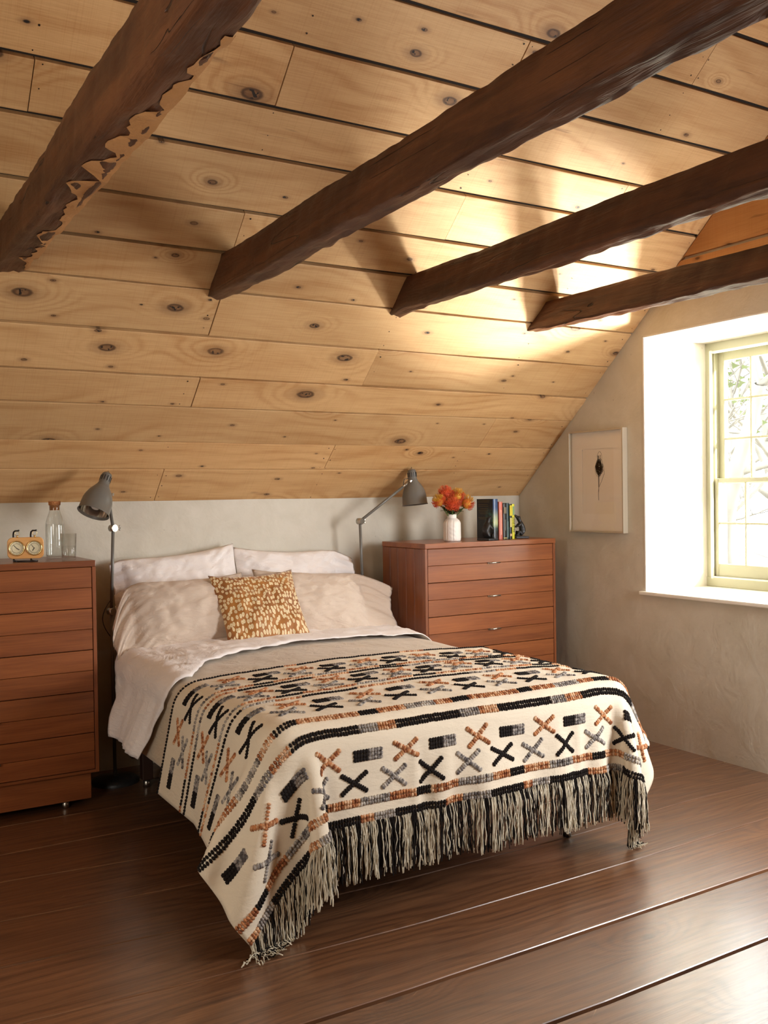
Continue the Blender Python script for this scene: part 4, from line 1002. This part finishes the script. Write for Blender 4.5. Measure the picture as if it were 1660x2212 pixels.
# double clock
ck = thing('double_clock', 'wooden chess clock with two round dials on a black wire stand', 'clock', (.800, 4.42, ZL), math.radians(-14)); ck.scale = (1.0, 1.0, 1.0)
M_honey = cabinet_wood('honey wood', sp((232, 176, 102)), sp((212, 148, 76)), 0, .35)
bm = bbox(-.075, .075, -.016, .016, .014, .107, 0); 
ed = [e_ for e_ in bm.edges if abs(e_.verts[0].co.y-e_.verts[1].co.y) > .01]; bmesh.ops.bevel(bm, geom=ed, offset=.022, segments=6, affect='EDGES', profile=.5)
bmesh.ops.bevel(bm, geom=[e_ for e_ in bm.edges if abs(e_.verts[0].co.y-e_.verts[1].co.y) < .001], offset=.002, segments=1, affect='EDGES')
obj('clock_case', bm, M_honey, ck, smooth=False)
M_brass = plain('brass', (.80, .62, .28), .22, 1.0); M_dial = plain('silvered dial', sp((226, 216, 180)), .3, .25)
for sx_ in (-.036, .036):
    fr_ = Matrix.Translation((sx_, -.016, .060)) @ Matrix.Rotation(math.pi/2, 4, 'X')
    bz = lathe([(.0305, -.002), (.0335, .0), (.0335, .003), (.031, .006), (.0285, .0045), (.0285, .001)], 40, fr_); dz = obj('bezel', bz, M_brass, ck, smooth=True)
    obj('dial', lathe([(0, .0018), (.0155, .0018), (.0285, .0012)], 36, fr_), M_dial, dz)
    obj('dial_ring', lathe([(.0195, .0022), (.0215, .0022), (.0215, .0020)], 36, fr_), plain('dial print', sp((160, 148, 120)), .5), dz)
    bm = bmesh.new()
    for a, L, wd in ((.7, .018, .0010), (-2.1 if sx_ < 0 else 2.6, .013, .0014)): box(bm, -wd, wd, -.002, L, .0030, .0034, 0, fr_ @ Matrix.Rotation(a, 4, 'Z'))
    for k in range(12): box(bm, -.0004, .0004, .0235, .027, .0022, .0025, 0, fr_ @ Matrix.Rotation(k*math.pi/6, 4, 'Z'))
    obj('hands', bm, M_black, dz)
    # crown, ring and hook of the stand
    obj('winding_crown', tube(bmesh.new(), [(sx_+.002, 0, .106), (sx_+.002, 0, .116)], .004, 10), M_brass, ck)
    bm = tube(bmesh.new(), [(sx_+.002+.009*math.sin(a), 0, .124+.010*math.cos(a)) for a in np.linspace(0, 2*math.pi, 17)], .0011, 6); obj('pocket_ring', bm, M_brass, ck)
    bm = tube(bmesh.new(), [(sx_-.016, .022, .004), (sx_-.016, .022, .118), (sx_-.014, .018, .130), (sx_-.007, .008, .136), (sx_+.005, -.003, .136), (sx_+.010, -.006, .138)], .0036, 8); obj('stand_hook', bm, M_black, ck)
    bm = tube(bmesh.new(), [(sx_-.016, .022, .10), (sx_-.016, .022, .012), (sx_-.012, .010, .004), (sx_-.002, -.022, .0036)], .0036, 8); obj('stand_foot', bm, M_black, ck)
bm = tube(bmesh.new(), [(-.052, .012, .0036), (-.03, -.020, .0036), (.03, -.026, .0036), (.05, -.020, .0036)], .0036, 8); obj('stand_foot', bm, M_black, ck)
# carafe
cf = thing('carafe', 'clear glass water carafe with cork stopper behind the tumbler', 'carafe', (.957, 4.57, ZL))
prof = [(0, .004), (.036, .003), (.0405, .008), (.042, .02), (.042, .145), (.0405, .165), (.034, .190), (.0265, .210), (.0240, .222), (.0240, .243), (.0248, .245)]
inn = [(.0232, .245), (.0224, .222), (.025, .208), (.0325, .188), (.039, .164), (.0404, .145), (.0404, .02), (.036, .010), (0, .009)]
obj('glass_body', lathe(prof+inn, 48), M_glass, cf, smooth=True)
obj('water', lathe([(0, .0105), (.036, .0115), (.0395, .02), (.0395, .158), (0, .158)], 40), M_water, cf, smooth=True)
t = NT('cork'); c = t.co(False); M_cork = t.fin(t.mix(t.mr(t.noise(c, 160, 3), .35, .65), sp((196, 138, 84)), sp((160, 98, 54))), .85)
obj('stopper', lathe([(0, .222), (.0215, .222), (.0225, .245), (.0262, .246), (.0275, .262), (.026, .264), (0, .264)], 32), M_cork, cf)
# tumbler
tb = thing('tumbler', 'water tumbler half full in front of the carafe', 'glass', (.980, 4.405, ZL))
obj('glass_body', lathe([(0, .0), (.029, .0), (.0305, .003), (.035, .118), (.0338, .118), (.0295, .010), (0, .009)], 40), M_glass, tb, smooth=True)
obj('water', lathe([(0, .0095), (.0288, .0105), (.0312, .062), (0, .062)], 36), M_water, tb, smooth=True)

# ------------------------------------------------------------------ framed drawing on the right wall
py0, py1, pz0, pz1 = 3.885, 4.333, 1.130, 1.720
pf = thing('framed_drawing', 'pale framed charcoal drawing of a tangled seed head on the right wall', 'picture', (XW, (py0+py1)/2, (pz0+pz1)/2)); hw_, hh_ = (py1-py0)/2, (pz1-pz0)/2
M_fr = plain('brushed silver frame', sp((206, 196, 176)), .3, .45); fd = .036
for nm, b in (('frame_side', (-fd, 0, -hw_, -hw_+.010, -hh_, hh_)), ('frame_side', (-fd, 0, hw_-.010, hw_, -hh_, hh_)), ('frame_side', (-fd, 0, -hw_+.01, hw_-.01, hh_-.010, hh_)), ('frame_side', (-fd, 0, -hw_+.01, hw_-.01, -hh_, -hh_+.010))): obj(nm, bbox(*b, .0012), M_fr, pf)
M_mat = plain('mat board', sp((250, 244, 234)), .8); M_pap = plain('drawing paper', sp((246, 238, 226)), .85)
a_, b_ = .245, .385
bm = bmesh.new(); mw, mh = .128, .188
for b in ((-.012, -.009, -hw_+.009, -mw, -hh_+.009, hh_-.009), (-.012, -.009, mw, hw_-.009, -hh_+.009, hh_-.009), (-.012, -.009, -mw, mw, mh, hh_-.009), (-.012, -.009, -mw, mw, -hh_+.009, -mh-.0)): box(bm, *b)
obj('mat', bm, M_mat, pf); obj('paper', bbox(-.007, -.004, -mw-.01, mw+.01, -mh-.01, mh+.01), M_pap, pf)
obj('glazing', bbox(-.0245, -.0225, -hw_+.009, hw_-.009, -hh_+.009, hh_-.009), archglass('picture glass', (1, 1, 1), 1.35), pf)
M_ch = plain('charcoal', sp((44, 36, 34)), .9); rr = random.Random(9); bm = bmesh.new()
def line(pts, w_):
    pts = [Vector((-.0078, -p[0], p[1])) for p in pts]; pv = None
    for i, p in enumerate(pts):
        d = pts[min(i+1, len(pts)-1)]-pts[max(i-1, 0)]; n_ = Vector((0, -d.z, d.y)); n_ = n_.normalized()*(w_/2) if n_.length > 1e-9 else Vector((0, w_/2, 0))
        cu = [bm.verts.new(p-n_), bm.verts.new(p+n_)]
        if pv: bm.faces.new((pv[0], pv[1], cu[1], cu[0]))
        pv = cu
cx_, cz_ = .008, .080
for k in range(85):
    a0 = rr.uniform(0, 6.28); ra, rb_ = rr.uniform(.008, .030), rr.uniform(.012, .044); ph = rr.uniform(-.4, .4); off = (rr.uniform(-.006, .006), rr.uniform(-.012, .012)); n_ = 22; span = rr.uniform(2.5, 6.3)
    line([(cx_+off[0]+ra*math.cos(a0+span*i/n_)*math.cos(ph)-rb_*math.sin(a0+span*i/n_)*math.sin(ph)*.3, cz_+off[1]+rb_*math.sin(a0+span*i/n_)) for i in range(n_+1)], rr.uniform(.0008, .0022))
for k in range(9): x_ = cx_+rr.uniform(-.016, .014); line([(x_+rr.uniform(-.002, .002), cz_-.02+(.09*i/6)*rr.uniform(.95, 1.02)) for i in range(7)], .0016)
line([(cx_-.004+.003*math.sin(i*.5), cz_-.03-.16*i/12) for i in range(13)], .0032); line([(cx_-.008+.004*i/12, cz_-.02-.12*i/12) for i in range(13)], .003)
line([(cx_+.030+.012*math.sin(i*.26), cz_+.02-.125*i/12+.0) for i in range(7)]+[(cx_+.036-.042*(i/6)**1.3, cz_-.043-.075*i/6) for i in range(7)], .0022)
line([(cx_+.005+.018*math.cos(a), cz_+.055+.035*math.sin(a)) for a in np.linspace(-.6, 4.2, 20)], .0018)
obj('scribble', bm, M_ch, pf)
